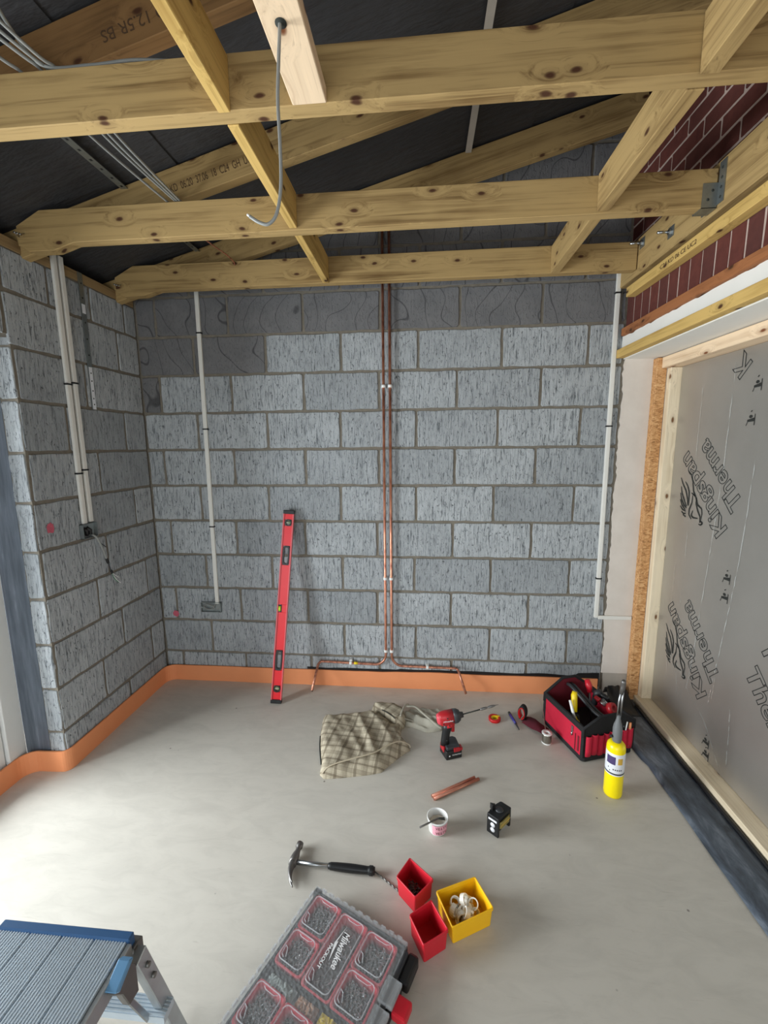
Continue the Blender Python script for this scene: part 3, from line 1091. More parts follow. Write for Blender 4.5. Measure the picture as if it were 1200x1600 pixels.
attach(b.build('tape_wrap', 'black', None, origin=(0.026, -0.478, 0.975)), lc)
b = MB()
b.tube(smooth_path([(0.024, -0.468, 0.95), (0.022, -0.455, 0.915), (0.020, -0.444, 0.89)]), 0.0035, 8)
attach(b.build('sheath', 'charcoal', None, origin=(0.024, -0.468, 0.95)), lc)
for nm, mt, pts in (('white_core', 'white', [(0.020, -0.444, 0.89), (0.022, -0.435, 0.865), (0.024, -0.41, 0.83), (0.026, -0.392, 0.812)]), ('white_core', 'white', [(0.020, -0.441, 0.887), (0.020, -0.425, 0.87), (0.020, -0.395, 0.845)]), ('green_core', 'green_wire', [(0.020, -0.443, 0.888), (0.022, -0.437, 0.862), (0.022, -0.42, 0.836), (0.022, -0.40, 0.818)])):
    b = MB()
    b.tube(smooth_path(pts), 0.0018, 6)
    attach(b.build(nm, mt, None, origin=pts[0]), lc)
b = MB()
b.tube(smooth_path([(0.020, -0.53, 1.105), (0.024, -0.505, 1.07), (0.024, -0.470, 1.04)]), 0.0025, 6)
attach(b.build('thin_wire', 'charcoal', None, origin=(0.02, -0.53, 1.105)), lc)

e = empty('socket_box', (0.35, 0, 0.525), 'silver socket box at the foot of the left conduit on the back wall', 'socket box')
b = MB()
x0, x1, z0, z1 = 0.283, 0.418, 0.492, 0.560
b.box((x0, -0.003, z0), (x1, 0.0, z1))
for lo, hi in (((x0, -0.020, z0), (x0 + 0.0025, 0, z1)), ((x1 - 0.0025, -0.020, z0), (x1, 0, z1)), ((x0, -0.020, z0), (x1, 0, z0 + 0.0025)), ((x0, -0.020, z1 - 0.0025), (x1, 0, z1))):
    b.box(lo, hi)
b.box((x0 + 0.002, -0.020, z0 + 0.028), (x0 + 0.012, -0.0185, z0 + 0.040))
b.box((x1 - 0.012, -0.020, z0 + 0.028), (x1 - 0.002, -0.0185, z0 + 0.040))
attach(b.build('box_shell', 'galv', None, origin=(0.35, 0, 0.525)), e)
b = MB()
b.tube(smooth_path([(0.385, -0.010, 0.553), (0.370, -0.014, 0.530), (0.345, -0.016, 0.512), (0.315, -0.015, 0.515), (0.302, -0.012, 0.530), (0.320, -0.014, 0.545), (0.350, -0.016, 0.540), (0.372, -0.014, 0.522), (0.355, -0.012, 0.510)]), 0.0035, 8)
sc = tag(b.build('coiled_cable', 'grey_cable'), 'grey cable coiled in the socket box on the back wall', 'cable')

# fixing strap on the left wall
e = empty('restraint_strap', (0, -0.415, 2.45), 'long grey perforated restraint strap hooked over the left wall plate', 'metal strap')
b = MB()
b.box((0.001, -0.430, 1.775), (0.0035, -0.400, 2.452))
b.box((0.0035, -0.430, 1.775), (0.0045, -0.427, 2.452))
attach(b.build('strap_leg', 'galv', None, origin=(0, -0.415, 2.4)), e)
b = MB()
b.box((0.004, -0.426, 1.775), (0.0052, -0.404, 1.99))
b.box((0.004, -0.426, 2.255), (0.0052, -0.404, 2.30))
attach(b.build('sticker', 'label_white', None, origin=(0.004, -0.415, 1.9)), e)['label'] = 'white paper sticker on the strap'
b = MB()
for z_ in (1.80, 1.83, 1.87, 1.92, 1.96, 2.05, 2.13, 2.21, 2.33, 2.40):
    b.tube([(0.005, -0.415, z_), (0.0058, -0.415, z_)], 0.004, 8)
attach(b.build('nail_hole', 'bristle', None, origin=(0.004, -0.415, 2.1)), e)

# pink marking paint spots (flat paint on the block faces)
for c, ax, r_, lab in (((0.0012, -0.776, 1.205), 'x', 0.024, 'pink sprayed spot on the left wall'), ((0.095, -0.0012, 0.47), 'y', 0.022, 'pink sprayed spot low on the back wall by the corner')):
    b = MB()
    pts = []
    for k in range(20):
        a = 2 * PI * k / 20
        q = r_ * (0.75 + 0.35 * random.random())
        pts.append((math.cos(a) * q, math.sin(a) * q * 1.15))
    if ax == 'x':
        vs = [(c[0] + 0.0006, c[1] + p[0], c[2] + p[1]) for p in pts]
    else:
        vs = [(c[0] + p[0], c[1] - 0.0006, c[2] + p[1]) for p in pts]
    b.faces(vs, [tuple(range(20))])
    o = b.build('paint_mark', plain('marking_paint', srgb(196, 92, 110), 0.8, var=0.3, nscale=60), recalc=False)
    tag(o, lab, 'paint mark')

# ------------------------------------------------------------------ copper pipes on the back wall
pg = 'pair of copper heating pipes'


def arcpipe(x, sgn, zt, zb, xe, ze, tip):
    pts = [(x, -0.028, 2.92), (x, -0.028, zt)]
    rad = 0.07
    for k in range(9):
        a = k / 8 * PI / 2
        pts.append((x + sgn * rad * (1 - math.cos(a)), -0.028, zb + rad - rad * math.sin(a)))
    pts.append((xe, -0.028, ze))
    pts2 = []
    for k in range(1, 5):
        t = k / 4
        pts2.append((xe + sgn * 0.018 * math.sin(t * PI / 2), -0.028 - 0.03 * (1 - math.cos(t * PI / 2)), ze - 0.012 * t))
    pts += pts2
    pts.append(tip)
    return pts


for (x, sgn, zb, xe, ze, tip, lab) in (
        (1.508, -1, 0.170, 1.085, 0.178, (1.062, -0.205, 0.075), 'left copper pipe of the pair, bending left at the foot of the wall'),
        (1.546, 1, 0.165, 1.955, 0.162, (2.012, -0.120, 0.045), 'right copper pipe of the pair, bending right at the foot of the wall')):
    root = empty('copper_pipe', (x, -0.028, 2.40), lab, 'pipe', pg)
    b = MB()
    pts = arcpipe(x, sgn, 0.30, zb, xe, ze, tip)
    b.tube(pts, 0.0078, 12)
    attach(b.build('pipe_run', 'copper', None, origin=(x, -0.028, 2.40)), root)
    b = MB()
    d = (Vector(tip) - Vector(pts[-2])).normalized()
    b.tube([Vector(tip) + d * 0.0002, Vector(tip) + d * 0.001], 0.0058, 12)
    attach(b.build('pipe_opening', 'bristle', None, origin=tip), root)
    for z_ in (1.913, 0.748, 0.265):
        b = MB()
        b.box((x - 0.012, -0.020, z_ - 0.010), (x + 0.012, 0.0, z_ + 0.010))
        b.lathe([(0.0125, -0.008), (0.0125, 0.008)], (x, -0.028, z_), 14)
        attach(b.build('pipe_clip', 'white', None, bevel=0.001, origin=(x, -0.02, z_), bseg=1), root)
    xc = 1.278 if sgn < 0 else 1.775
    b = MB()
    b.box((xc - 0.009, -0.022, ze - 0.014), (xc + 0.009, 0.0, ze + 0.014))
    b.tube([(xc - 0.008, -0.028, (zb + ze) / 2), (xc + 0.008, -0.028, (zb + ze) / 2)], 0.0128, 12)
    attach(b.build('pipe_clip', 'white', None, bevel=0.001, origin=(xc, -0.02, ze), bseg=1), root)
    if sgn < 0:
        b = MB()
        b.tube([(1.300, -0.028, 0.1735), (1.325, -0.028, 0.1732)], 0.0084, 12)
        attach(b.build('yellow_tape', 'tool_yellow', None, origin=(1.31, -0.028, 0.173)), root)['label'] = 'short yellow tape on the pipe'

# ------------------------------------------------------------------ orange edge strip and membranes
path = [(2.835, -0.014)]
for i in range(30):
    x = 2.80 - (2.80 - 0.07) * i / 29
    path.append((x, -0.013 - 0.005 * abs(mnoise.noise(Vector((x * 2.2, 0, 0))))))
for k in range(1, 7):
    a = k / 6 * PI / 2
    path.append((0.07 - 0.055 * math.sin(a), -0.015 - 0.055 * (1 - math.cos(a)) - 0.0))
for i in range(10):
    y = -0.10 - (0.79 - 0.10) * i / 9
    path.append((0.014 + 0.004 * mnoise.noise(Vector((0, y * 4, 0))), y))
for k in range(0, 7):
    a = k / 6 * PI / 2
    path.append((-0.022 + 0.036 * math.cos(a), -0.822 - 0.042 * math.sin(a)))
path.append((-0.10, -0.868))
for k in range(0, 7):
    a = k / 6 * PI / 2
    path.append((-0.125 - 0.062 * math.sin(a), -0.930 + 0.062 * math.cos(a)))
for i in range(14):
    path.append((-0.187 + 0.003 * mnoise.noise(Vector((3, i * 0.7, 0))), -0.97 - 2.2 * i / 13))
b = MB()
vs = []
n = len(path)
for i, p in enumerate(path):
    a = Vector(path[max(0, i - 1)])
    c = Vector(path[min(n - 1, i + 1)])
    t = (c - a).normalized()
    q = Vector((t.y, -t.x)) * 0.008   # wall side
    zt = 0.108 + 0.005 * mnoise.noise(Vector((p[0] * 3, p[1] * 3, 1))) + (0.006 if p[0] > 1.5 else 0)
    vs += [(p[0], p[1], 0.0), (p[0], p[1], zt), (p[0] + q.x, p[1] + q.y, zt), (p[0] + q.x, p[1] + q.y, 0.0)]
fs = []
for i in range(n - 1):
    for k in range(4):
        fs.append((i * 4 + k, i * 4 + (k + 1) % 4, (i + 1) * 4 + (k + 1) % 4, (i + 1) * 4 + k))
fs += [(0, 1, 2, 3), ((n - 1) * 4 + 3, (n - 1) * 4 + 2, (n - 1) * 4 + 1, (n - 1) * 4)]
b.faces(vs, fs)
tag(b.build('edge_strip', 'orange'), 'orange foam edging strip around the foot of the block walls', 'edging strip')

b = MB()
vs, fs = [], []
n = 60
for i in range(n + 1):
    x = 0.98 + (2.845 - 0.98) * i / n
    zt = 0.122 + 0.010 * mnoise.noise(Vector((x * 5, 2, 0))) + (0.008 if x > 1.6 else 0) + (0.02 if x > 2.7 else 0)
    vs += [(x, -0.004, 0.06), (x, -0.004, zt), (x, -0.0015, zt), (x, -0.0015, 0.06)]
for i in range(n):
    for k in range(4):
        fs.append((i * 4 + k, i * 4 + (k + 1) % 4, (i + 1) * 4 + (k + 1) % 4, (i + 1) * 4 + k))
b.faces(vs, fs)
tag(b.build('wall_membrane', 'black'), 'black membrane edge showing above the orange strip on the back wall', 'membrane')

# floor membrane along the opening
b = MB()
vs, fs = [], []
n = 70
for i in range(n + 1):
    y = -0.02 - 2.95 * i / n
    xl = 2.848 + 0.003 * mnoise.noise(Vector((0, y * 5, 0))) - (0.02 if y > -0.6 else 0) * max(0, 1 - abs(y + 0.5) * 5)
    for j in range(6):
        x = xl + (3.03 - xl) * j / 5
        vs.append((x, y, 0.0035 + (0.003 * (1 + mnoise.noise(Vector((x * 9, y * 5, 0)))) if 0 < j else 0)))
for i in range(n):
    for j in range(5):
        fs.append((i * 6 + j, i * 6 + j + 1, (i + 1) * 6 + j + 1, (i + 1) * 6 + j))
b.faces(vs, fs, smooth=True)
fm = b.build('floor_membrane', 'dpm')
tag(fm, 'black membrane strip on the floor along the foil boarded opening', 'membrane')
sm = fm.modifiers.new('solid', 'SOLIDIFY')
sm.thickness = 0.0015
b = MB()
b.tube([(3.022, -0.12 - 0.05 * i, 0.012 + 0.004 * mnoise.noise(Vector((i * 0.3, 0, 0)))) for i in range(58)], 0.009, 8)
tag(b.build('rubber_gasket', 'black'), 'black sealing bead between floor membrane and bottom timber', 'gasket')
# crumpled upstand of the membrane in the corner behind the bag
b = MB()
vs, fs = [], []
for i in range(17):
    t = i / 16
    for j in range(9):
        s_ = j / 8
        x = 2.86 + 0.15 * t
        y = -0.022 - 0.20 * s_ ** 1.2
        z = 0.008 + 0.115 * math.exp(-((s_ - 0.28) / 0.27) ** 2) * math.sin(min(1, (1 - t) * 2.6 + 0.1) * PI / 2) * (0.75 + 0.5 * mnoise.noise(Vector((t * 5, s_ * 4, 2))))
        vs.append((x, y, max(0.007, z)))
for i in range(16):
    for j in range(8):
        fs.append((i * 9 + j, i * 9 + j + 1, (i + 1) * 9 + j + 1, (i + 1) * 9 + j))
b.faces(vs, fs, smooth=True)
cr = b.build('crumpled_membrane', 'black')
cr.modifiers.new('solid', 'SOLIDIFY').thickness = 0.002
tag(cr, 'crumpled black plastic in the corner behind the tool bag', 'membrane')

# ------------------------------------------------------------------ timber frame with foil faced board
FX = 3.115
beam('osb_strip', 'osb', (3.036, -0.0255, 0.010), (3.036, -0.0255, 2.030), 0.047, 0.052, 'orange brown strand board strip at the far side of the opening', 'board strip', up=(1, 0, 0))
ob = bpy.data.objects['osb_strip']
ob.location = (3.010, -0.0275, 0.010)
beam('frame_stud', 'stud', (3.062, -0.0725, 0.046), (3.062, -0.0725, 1.972), 0.040, 0.090, 'upright pale timber stud at the far side of the foil board', 'stud', up=(1, 0, 0))
beam('frame_sole_plate', 'stud', (3.080, -2.95, 0.004), (3.080, -0.053, 0.004), 0.088, 0.041, 'pale timber along the floor under the foil board', 'bottom timber')
beam('frame_head_plate', 'pine', (3.085, -2.95, 1.974), (3.085, -0.053, 1.974), 0.105, 0.056, 'pale timber across the top of the foil board', 'top timber')

fb = empty('foil_insulation_board', (FX, -1.5, 0.05), 'silver foil faced insulation board printed with names, filling the opening', 'insulation board')
b = MB()
b.box((FX + 0.002, -2.95, 0.048), (FX + 0.05, -0.095, 1.972))
attach(b.build('foil_face', 'foil', None, origin=(FX, -1.5, 0.05)), fb)


def onfoil(y, z, d=0.0):
    return Vector((FX + 0.0015 - d, y, z))


def print_block(y, z, ang, k):
    """y,z = foot of the first letter; ang = reading direction seen from the room (0 = towards the camera)"""
    r = Vector((0, -math.cos(ang), math.sin(ang)))
    nrm = Vector((-1, 0, 0))
    u = nrm.cross(r)
    if u.dot(Vector((0, -math.cos(ang + PI / 2), math.sin(ang + PI / 2)))) < 0: u = -u
    p = onfoil(y, z)
    text('printed_word', 'Kingspan', 0.125, p, r, u, 'ink', fb, bold=0.022, outline=0.0017, width=0.49)
    p2 = onfoil(y, z) - u * 0.145 + r * 0.045
    text('printed_word', 'Therma', 0.125, p2, r, u, 'ink', fb, bold=0.022, outline=0.0017, width=0.40)
    # winged lion emblem drawn in brush strokes, in the frame of the first lettering
    strokes = EMBLEM
    c0, s0 = math.cos(ang - R(135)), math.sin(ang - R(135))
    b = MB()
    for pts in strokes:
        n = len(pts)
        ps = []
        for (dy, dz) in pts:
            dr, du_ = -dy, dz
            rr_, uu_ = dr * c0 - du_ * s0, dr * s0 + du_ * c0
            ps.append(onfoil(y - rr_, z + uu_))
        wds = [0.0014 + 0.0036 * math.sin(PI * (i + 0.3) / (n - 0.2)) for i in range(n)]
        for i in range(n - 1):
            t = (ps[i + 1] - ps[i]).normalized()
            s_ = t.cross(nrm).normalized()
            vs = [ps[i] + s_ * wds[i], ps[i + 1] + s_ * wds[i + 1], ps[i + 1] - s_ * wds[i + 1], ps[i] - s_ * wds[i]]
            b.faces([v + nrm * 0.0008 for v in vs], [(0, 1, 2, 3)])
    o = b.build('printed_emblem', 'ink', None, origin=fb.location, recalc=False)
    o.parent = fb
    o.location = (0, 0, 0)


EMBLEM = [[(0.3866, 0.2074), (0.3635, 0.1752), (0.3339, 0.1442), (0.3129, 0.1003), (0.3074, 0.0673)], [(0.3448, 0.1895), (0.3204, 0.1666), (0.3057, 0.1389), (0.3015, 0.1017), (0.3008, 0.0683)], [(0.3768, 0.1611), (0.3663, 0.1279), (0.3434, 0.0964), (0.3168, 0.0617)], [(0.3783, 0.1266), (0.3642, 0.0938), (0.3386, 0.0672), (0.3154, 0.0535)], [(0.3748, 0.0924), (0.3558, 0.0647), (0.3242, 0.0436)], [(0.3692, 0.0585), (0.3485, 0.0421), (0.3194, 0.0359)], [(0.3551, 0.0303), (0.3344, 0.0207), (0.3177, 0.0255)], [(0.3406, 0.0154), (0.3147, 0.0076)], [(0.3307, 0.2492), (0.304, 0.2302), (0.2836, 0.1948), (0.2704, 0.1468), (0.2461, 0.1169), (0.2277, 0.0827), (0.1939, 0.0674), (0.187, 0.0444), (0.1925, 0.0032)], [(0.2853, 0.137), (0.2537, 0.1242)], [(0.2735, 0.1259), (0.274, 0.0887), (0.2908, 0.0487), (0.29, 0.0236), (0.2664, 0.0024)], [(0.2398, 0.1177), (0.2414, 0.089), (0.2231, 0.0549), (0.1995, 0.0263), (0.1986, 0.0021)], [(0.2608, 0.0491), (0.2697, 0.0227), (0.2548, 0.0127), (0.2165, 0.0152)], [(0.2058, -0.0114), (0.1896, -0.0145), (0.1759, -0.0039), (0.1865, 0.0043), (0.201, -0.0024)]]
for (y, z, a) in ((-0.565, 1.180, 135), (-0.560, 0.355, 135), (-0.575, 2.02 - 0.03, 135)):
    if z > 1.9:
        continue
    print_block(y, z, R(a), 0)
# word cut off by the head timber, and words running the other way nearer the camera
r_ = Vector((0, -math.cos(R(135)), math.sin(R(135))))
o = text('printed_word', 'K', 0.125, onfoil(-0.598, 1.900), -r_.cross(Vector((1, 0, 0))) * 0 + r_, Vector((-1, 0, 0)).cross(r_), 'ink', fb, bold=0.022, outline=0.0017)
for (y, z) in ((-0.763, 0.600), (-0.763, 1.42)):
    r2 = Vector((0, -math.cos(R(-45)), math.sin(R(-45))))
    u2 = Vector((-1, 0, 0)).cross(r2)
    text('printed_word', 'Therma', 0.125, onfoil(y, z), r2, u2, 'ink', fb, bold=0.022, outline=0.0017, width=0.40)
    text('printed_word', 'Kingspan', 0.125, onfoil(y, z) + u2 * 0.145 - r2 * 0.045, r2, u2, 'ink', fb, bold=0.022, outline=0.0017, width=0.49)
# handling pictograms
nrm = Vector((-1, 0, 0))
for (y, z) in ((-0.60, 0.955), (-0.60, 0.865), (-0.59, 0.125), (-0.598, 0.065), (-0.645, 1.80), (-0.630, 1.66)):
    b = MB()

    def P(a, c): return Vector((FX + 0.0007, y - a * 0.8, z + c * 0.8))
    b.faces([P(0.012 * math.cos(k * PI / 4) - 0.008, 0.024 + 0.009 * math.sin(k * PI / 4)) for k in range(8)], [tuple(range(8))])
    b.faces([P(-0.03, -0.004), P(-0.03, 0.008), P(0.018, 0.018), P(0.018, -0.002)], [(0, 1, 2, 3)])
    b.faces([P(0.018, -0.022), P(0.023, -0.022), P(0.023, 0.036), P(0.018, 0.036)], [(0, 1, 2, 3)])
    b.faces([P(-0.012, 0.05), P(-0.004, 0.058), P(0.0, 0.054), P(-0.008, 0.046)], [(0, 1, 2, 3)])
    b.faces([P(-0.03, -0.004), P(-0.026, -0.004), P(-0.034, -0.024), P(-0.038, -0.022)], [(0, 1, 2, 3)])
    attach(b.build('printed_pictogram', 'ink', None, origin=(FX, y, z), recalc=False), fb)
# bright creases in the foil
rr = random.Random(4)
for (pts, wd, gaps) in (([(-0.285, 1.90), (-0.285, 1.5), (-0.28, 1.0), (-0.28, 0.70)], 0.0011, 0.45), ([(-0.50, 1.92), (-0.49, 1.4), (-0.455, 0.90), (-0.42, 0.45), (-0.40, 0.30)], 0.0016, 0.25), ([(-0.20, 0.92), (-0.21, 0.50), (-0.22, 0.25)], 0.0010, 0.5), ([(-0.68, 1.55), (-0.66, 1.1), (-0.62, 0.72), (-0.585, 0.45), (-0.57, 0.32)], 0.0016, 0.25), ([(-0.30, 0.40), (-0.42, 0.30), (-0.56, 0.22), (-0.70, 0.06)], 0.0013, 0.4), ([(-0.71, 0.40), (-0.72, 0.28), (-0.73, 0.10)], 0.0020, 0.4), ([(-0.24, 0.42), (-0.30, 0.34), (-0.33, 0.22)], 0.0012, 0.5), ([(-0.60, 0.52), (-0.59, 0.36)], 0.0010, 0.2)):
    b = MB()
    sp = smooth_path([(p[0], p[1], 0) for p in pts], 16)
    vs = []
    for a in sp:
        j = rr.uniform(-0.0018, 0.0018)
        ww = 0.00015 if rr.random() < gaps else wd * rr.uniform(0.7, 2.0)
        vs += [(FX + 0.0012, a.x - ww + j, a.y), (FX + 0.0012, a.x + ww + j, a.y)]
    b.faces(vs, [(2 * i, 2 * i + 1, 2 * i + 3, 2 * i + 2) for i in range(len(sp) - 1)])
    attach(b.build('foil_crease', 'crease', None, origin=(FX, sp[0].x, sp[0].y), recalc=False), fb)

# ------------------------------------------------------------------ spirit level leaning on the back wall
def frame(o, x, y, z):
    return Matrix.Translation(Vector(o)) @ Matrix((Vector(x).normalized(), Vector(y).normalized(), Vector(z).normalized())).transposed().to_4x4()


P0, P1 = Vector((0.842, -0.236, 0.004)), Vector((0.915, -0.036, 1.180))
lx = (P1 - P0).normalized()
ly = Vector((1, 0.10, 0))
ly = (ly - lx * ly.dot(lx)).normalized()
lz = lx.cross(ly)
if lz.y > 0: ly = -ly; lz = -lz
LM = frame(P0, lx, ly, lz)
L = (P1 - P0).length
lev = empty('spirit_level', P0, 'long red spirit level leaning against the grey block wall', 'spirit level')
hw, th = 0.029, 0.024


def lb(b, x0, x1, y0, y1, z0, z1, mi=0):
    b.box((x0, y0, z0), (x1, y1, z1), mi, mat=LM)


# local x runs up the level; photo fractions measured from its top
segs = [(0.0, 0.030), (0.030, 0.165), (0.165, 0.300), (0.300, 0.700), (0.700, 0.830), (0.830, 1.0)]
h1 = (L * 0.170, L * 0.275)
h2 = (L * 0.715, L * 0.815)
v1, v2 = L * 0.075, L * 0.935
vm = L * 0.49
b = MB()
web = 0.0215
for a, c in ((0.022, v1 - 0.020), (v1 + 0.020, h1[0]), (h1[1], vm - 0.024), (vm + 0.024, h2[0]), (h2[1], v2 - 0.020), (v2 + 0.020, L - 0.022)):
    lb(b, a, c, -hw + 0.003, hw - 0.003, -0.006, 0.006)
for a, c in ((v1 - 0.020, v1 + 0.020), (v2 - 0.020, v2 + 0.020), (h1[0], h1[1]), (h2[0], h2[1])):
    lb(b, a, c, -hw + 0.003, -0.0205, -0.006, 0.006)
    lb(b, a, c, 0.0205, hw - 0.003, -0.006, 0.006)
lb(b, vm - 0.024, vm + 0.024, 0.0 - hw + 0.003, 0.004, -0.006, 0.006) if ly.x < 0 else lb(b, vm - 0.024, vm + 0.024, -hw + 0.003, 0.004, -0.006, 0.006)
attach(b.build('level_body', 'red_metal', None, bevel=0.001, origin=P0, bseg=1), lev)
b = MB()
for s_ in (-1, 1):
    lb(b, 0.022, L - 0.022, s_ * hw - 0.0035, s_ * hw + 0.0035, -th / 2, th / 2)
attach(b.build('edge_flange', 'red_edge', None, bevel=0.0008, origin=P0, bseg=1), lev)['label'] = 'pale machined edges'
for a, c in ((0.0, 0.024), (L - 0.024, L)):
    b = MB()
    lb(b, a, c, -hw - 0.005, hw + 0.005, -th / 2 - 0.001, th / 2 + 0.001)
    attach(b.build('end_cap', 'black', None, bevel=0.003, origin=LM @ Vector((a, 0, 0))), lev)
for a, c in (h1, h2):
    b = MB()
    outer, inner = [], []
    for k in range(32):
        an = 2 * PI * k / 32
        cx_ = (a + c) / 2
        hl = (c - a) / 2
        ex = math.copysign(abs(math.cos(an)) ** 0.45, math.cos(an))
        ey = math.copysign(abs(math.sin(an)) ** 0.45, math.sin(an))
        outer.append((cx_ + ex * hl, ey * 0.0215))
        inner.append((cx_ + ex * (hl - 0.011), ey * 0.0125))
    vs = [LM @ Vector((p[0], p[1], z_)) for z_ in (-0.010, 0.010) for p in outer] + [LM @ Vector((p[0], p[1], z_)) for z_ in (-0.010, 0.010) for p in inner]
    fs = []
    for k in range(32):
        k2 = (k + 1) % 32
        fs += [(k, k2, 32 + k2, 32 + k), (64 + k, 64 + k2, 96 + k2, 96 + k), (k, k2, 64 + k2, 64 + k), (32 + k, 32 + k2, 96 + k2, 96 + k)]
    b.faces(vs, fs)
    attach(b.build('hand_hole_grip', 'black', None, origin=LM @ Vector((a, 0, 0))), lev)
for v_ in (v1, v2):
    b = MB()
    for r0, r1 in ((0.0215, 0.0145),):
        vs, fs = [], []
        for k in range(28):
            an = 2 * PI * k / 28
            for r_ in (r0, r1):
                for z_ in (-0.010, 0.010):
                    vs.append(LM @ Vector((v_ + r_ * math.cos(an), r_ * math.sin(an), z_)))
        for k in range(28):
            q, q2 = k * 4, ((k + 1) % 28) * 4
            fs += [(q, q + 1, q2 + 1, q2), (q + 2, q + 3, q2 + 3, q2 + 2), (q, q2, q2 + 2, q + 2), (q + 1, q2 + 1, q2 + 3, q + 3)]
        b.faces(vs, fs)
    h = attach(b.build('vial_holder', 'black', None, origin=LM @ Vector((v_, 0, 0))), lev)
    b = MB()
    b.tube([LM @ Vector((v_, -0.0135, 0)), LM @ Vector((v_, 0.0135, 0))], 0.007, 12)
    o = b.build('vial', 'vial', None, origin=LM @ Vector((v_, 0, 0)))
    o.parent = h
    o.location = (0, 0, 0)
b = MB()
s_ = -1 if ly.x < 0 else 1
b.prism([(vm - 0.024, 0.003), (vm + 0.024, 0.003), (vm + 0.017, 0.026), (vm - 0.017, 0.026)], -0.010, 0.004, mat=LM)
h = attach(b.build('vial_holder', 'black', None, bevel=0.002, origin=LM @ Vector((vm, 0, 0))), lev)
b = MB()
b.tube([LM @ Vector((vm - 0.014, 0.016, 0.007)), LM @ Vector((vm + 0.014, 0.016, 0.007))], 0.0075, 12)
o = b.build('vial', plain('vial_fluid', srgb(190, 226, 60), 0.2), None, origin=LM @ Vector((vm, 0.016, 0.007)))
o.parent = h
o.location = o.location - h.location - lev.location


# ------------------------------------------------------------------ loose cloth: folded plaid trousers
def inpoly_scale(outline, c, f):
    return [(c[0] + (p[0] - c[0]) * f, c[1] + (p[1] - c[1]) * f) for p in outline]


def resample(poly, n):
    L_ = [0]
    m_ = len(poly)
    for i in range(m_):
        a, c = poly[i], poly[(i + 1) % m_]
        L_.append(L_[-1] + math.hypot(c[0] - a[0], c[1] - a[1]))
    out = []
    j = 0
    for k in range(n):
        t = L_[-1] * k / n
        while L_[j + 1] < t: j += 1
        f = (t - L_[j]) / max(1e-9, L_[j + 1] - L_[j])
        a, c = poly[j], poly[(j + 1) % m_]
        out.append((a[0] + (c[0] - a[0]) * f, a[1] + (c[1] - a[1]) * f))
    return out


def cloth_mound(name, outline, H, mat, hfun, center, nring=22, nseg=110, parent=None, uvscale=1.75, uvrot=0.0, z0=0.001):
    ol = resample(outline, nseg)
    bm = bmesh.new()
    uvl = bm.loops.layers.uv.new('UVMap')
    verts = []
    for r_ in range(nring + 1):
        f = 1 - (r_ / nring) ** 1.4 if r_ else 1.0
        ring = []
        for p in ol:
            x, y = center[0] + (p[0] - center[0]) * f, center[1] + (p[1] - center[1]) * f
            rr_ = 1 - f
            e = min(1, rr_ * 7)
            z = z0 + H * (1 - (1 - e) ** 2.2) * (0.72 + 0.28 * math.sin(min(1, rr_ * 1.5) * PI / 2))
            z += hfun(x, y) * min(1, rr_ * 6)
            if r_ == 0: z = z0
            ring.append(bm.verts.new((x, y, max(z0, z))))
            if r_ == nring: break
        verts.append(ring)
    for r_ in range(nring):
        a, c = verts[r_], verts[r_ + 1]
        for k in range(nseg):
            k2 = (k + 1) % nseg
            f = bm.faces.new([a[k], a[k2], c[0]] if r_ == nring - 1 else [a[k], a[k2], c[k2], c[k]])
            f.smooth = True
    bot = [bm.verts.new((v.co.x, v.co.y, 0.0005)) for v in verts[0]]
    for k in range(nseg):
        bm.faces.new([verts[0][k], bot[k], bot[(k + 1) % nseg], verts[0][(k + 1) % nseg]])
    bm.faces.new(bot)
    cs, sn = math.cos(uvrot), math.sin(uvrot)
    for f in bm.faces:
        for l in f.loops:
            x, y, z = l.vert.co
            l[uvl].uv = ((x * cs - y * sn) * uvscale, (x * sn + y * cs + 0.7 * z) * uvscale)
    bmesh.ops.recalc_face_normals(bm, faces=bm.faces)
    me = bpy.data.meshes.new(name)
    bm.to_mesh(me)
    bm.free()
    me.materials.append(M[mat])
    o = bpy.data.objects.new(name, me)
    COL.objects.link(o)
    if parent: o.parent = parent
    return o


def wr1(x, y):
    z = 0.012 * mnoise.noise(Vector((x * 9 + y * 3, y * 7, 0.3))) + 0.011 * mnoise.noise(Vector((x * 20 + y * 8, y * 13, 1.3))) + 0.004 * mnoise.noise(Vector((x * 50, y * 40, 2)))
    # long diagonal folds
    for (a, c, wd, hh) in (((1.36, -0.33), (1.50, -0.66), 0.016, 0.014), ((1.42, -0.30), (1.60, -0.60), 0.018, 0.016), ((1.30, -0.42), (1.46, -0.72), 0.015, 0.009), ((1.47, -0.26), (1.60, -0.45), 0.020, -0.020), ((1.22, -0.40), (1.40, -0.36), 0.014, 0.008)):
        ax, ay = c[0] - a[0], c[1] - a[1]
        L2 = ax * ax + ay * ay
        t = max(0, min(1, ((x - a[0]) * ax + (y - a[1]) * ay) / L2))
        d = math.hypot(x - a[0] - ax * t, y - a[1] - ay * t)
        z += hh * math.exp(-(d / wd) ** 2) * math.sin(PI * (0.15 + 0.7 * t))
    return z


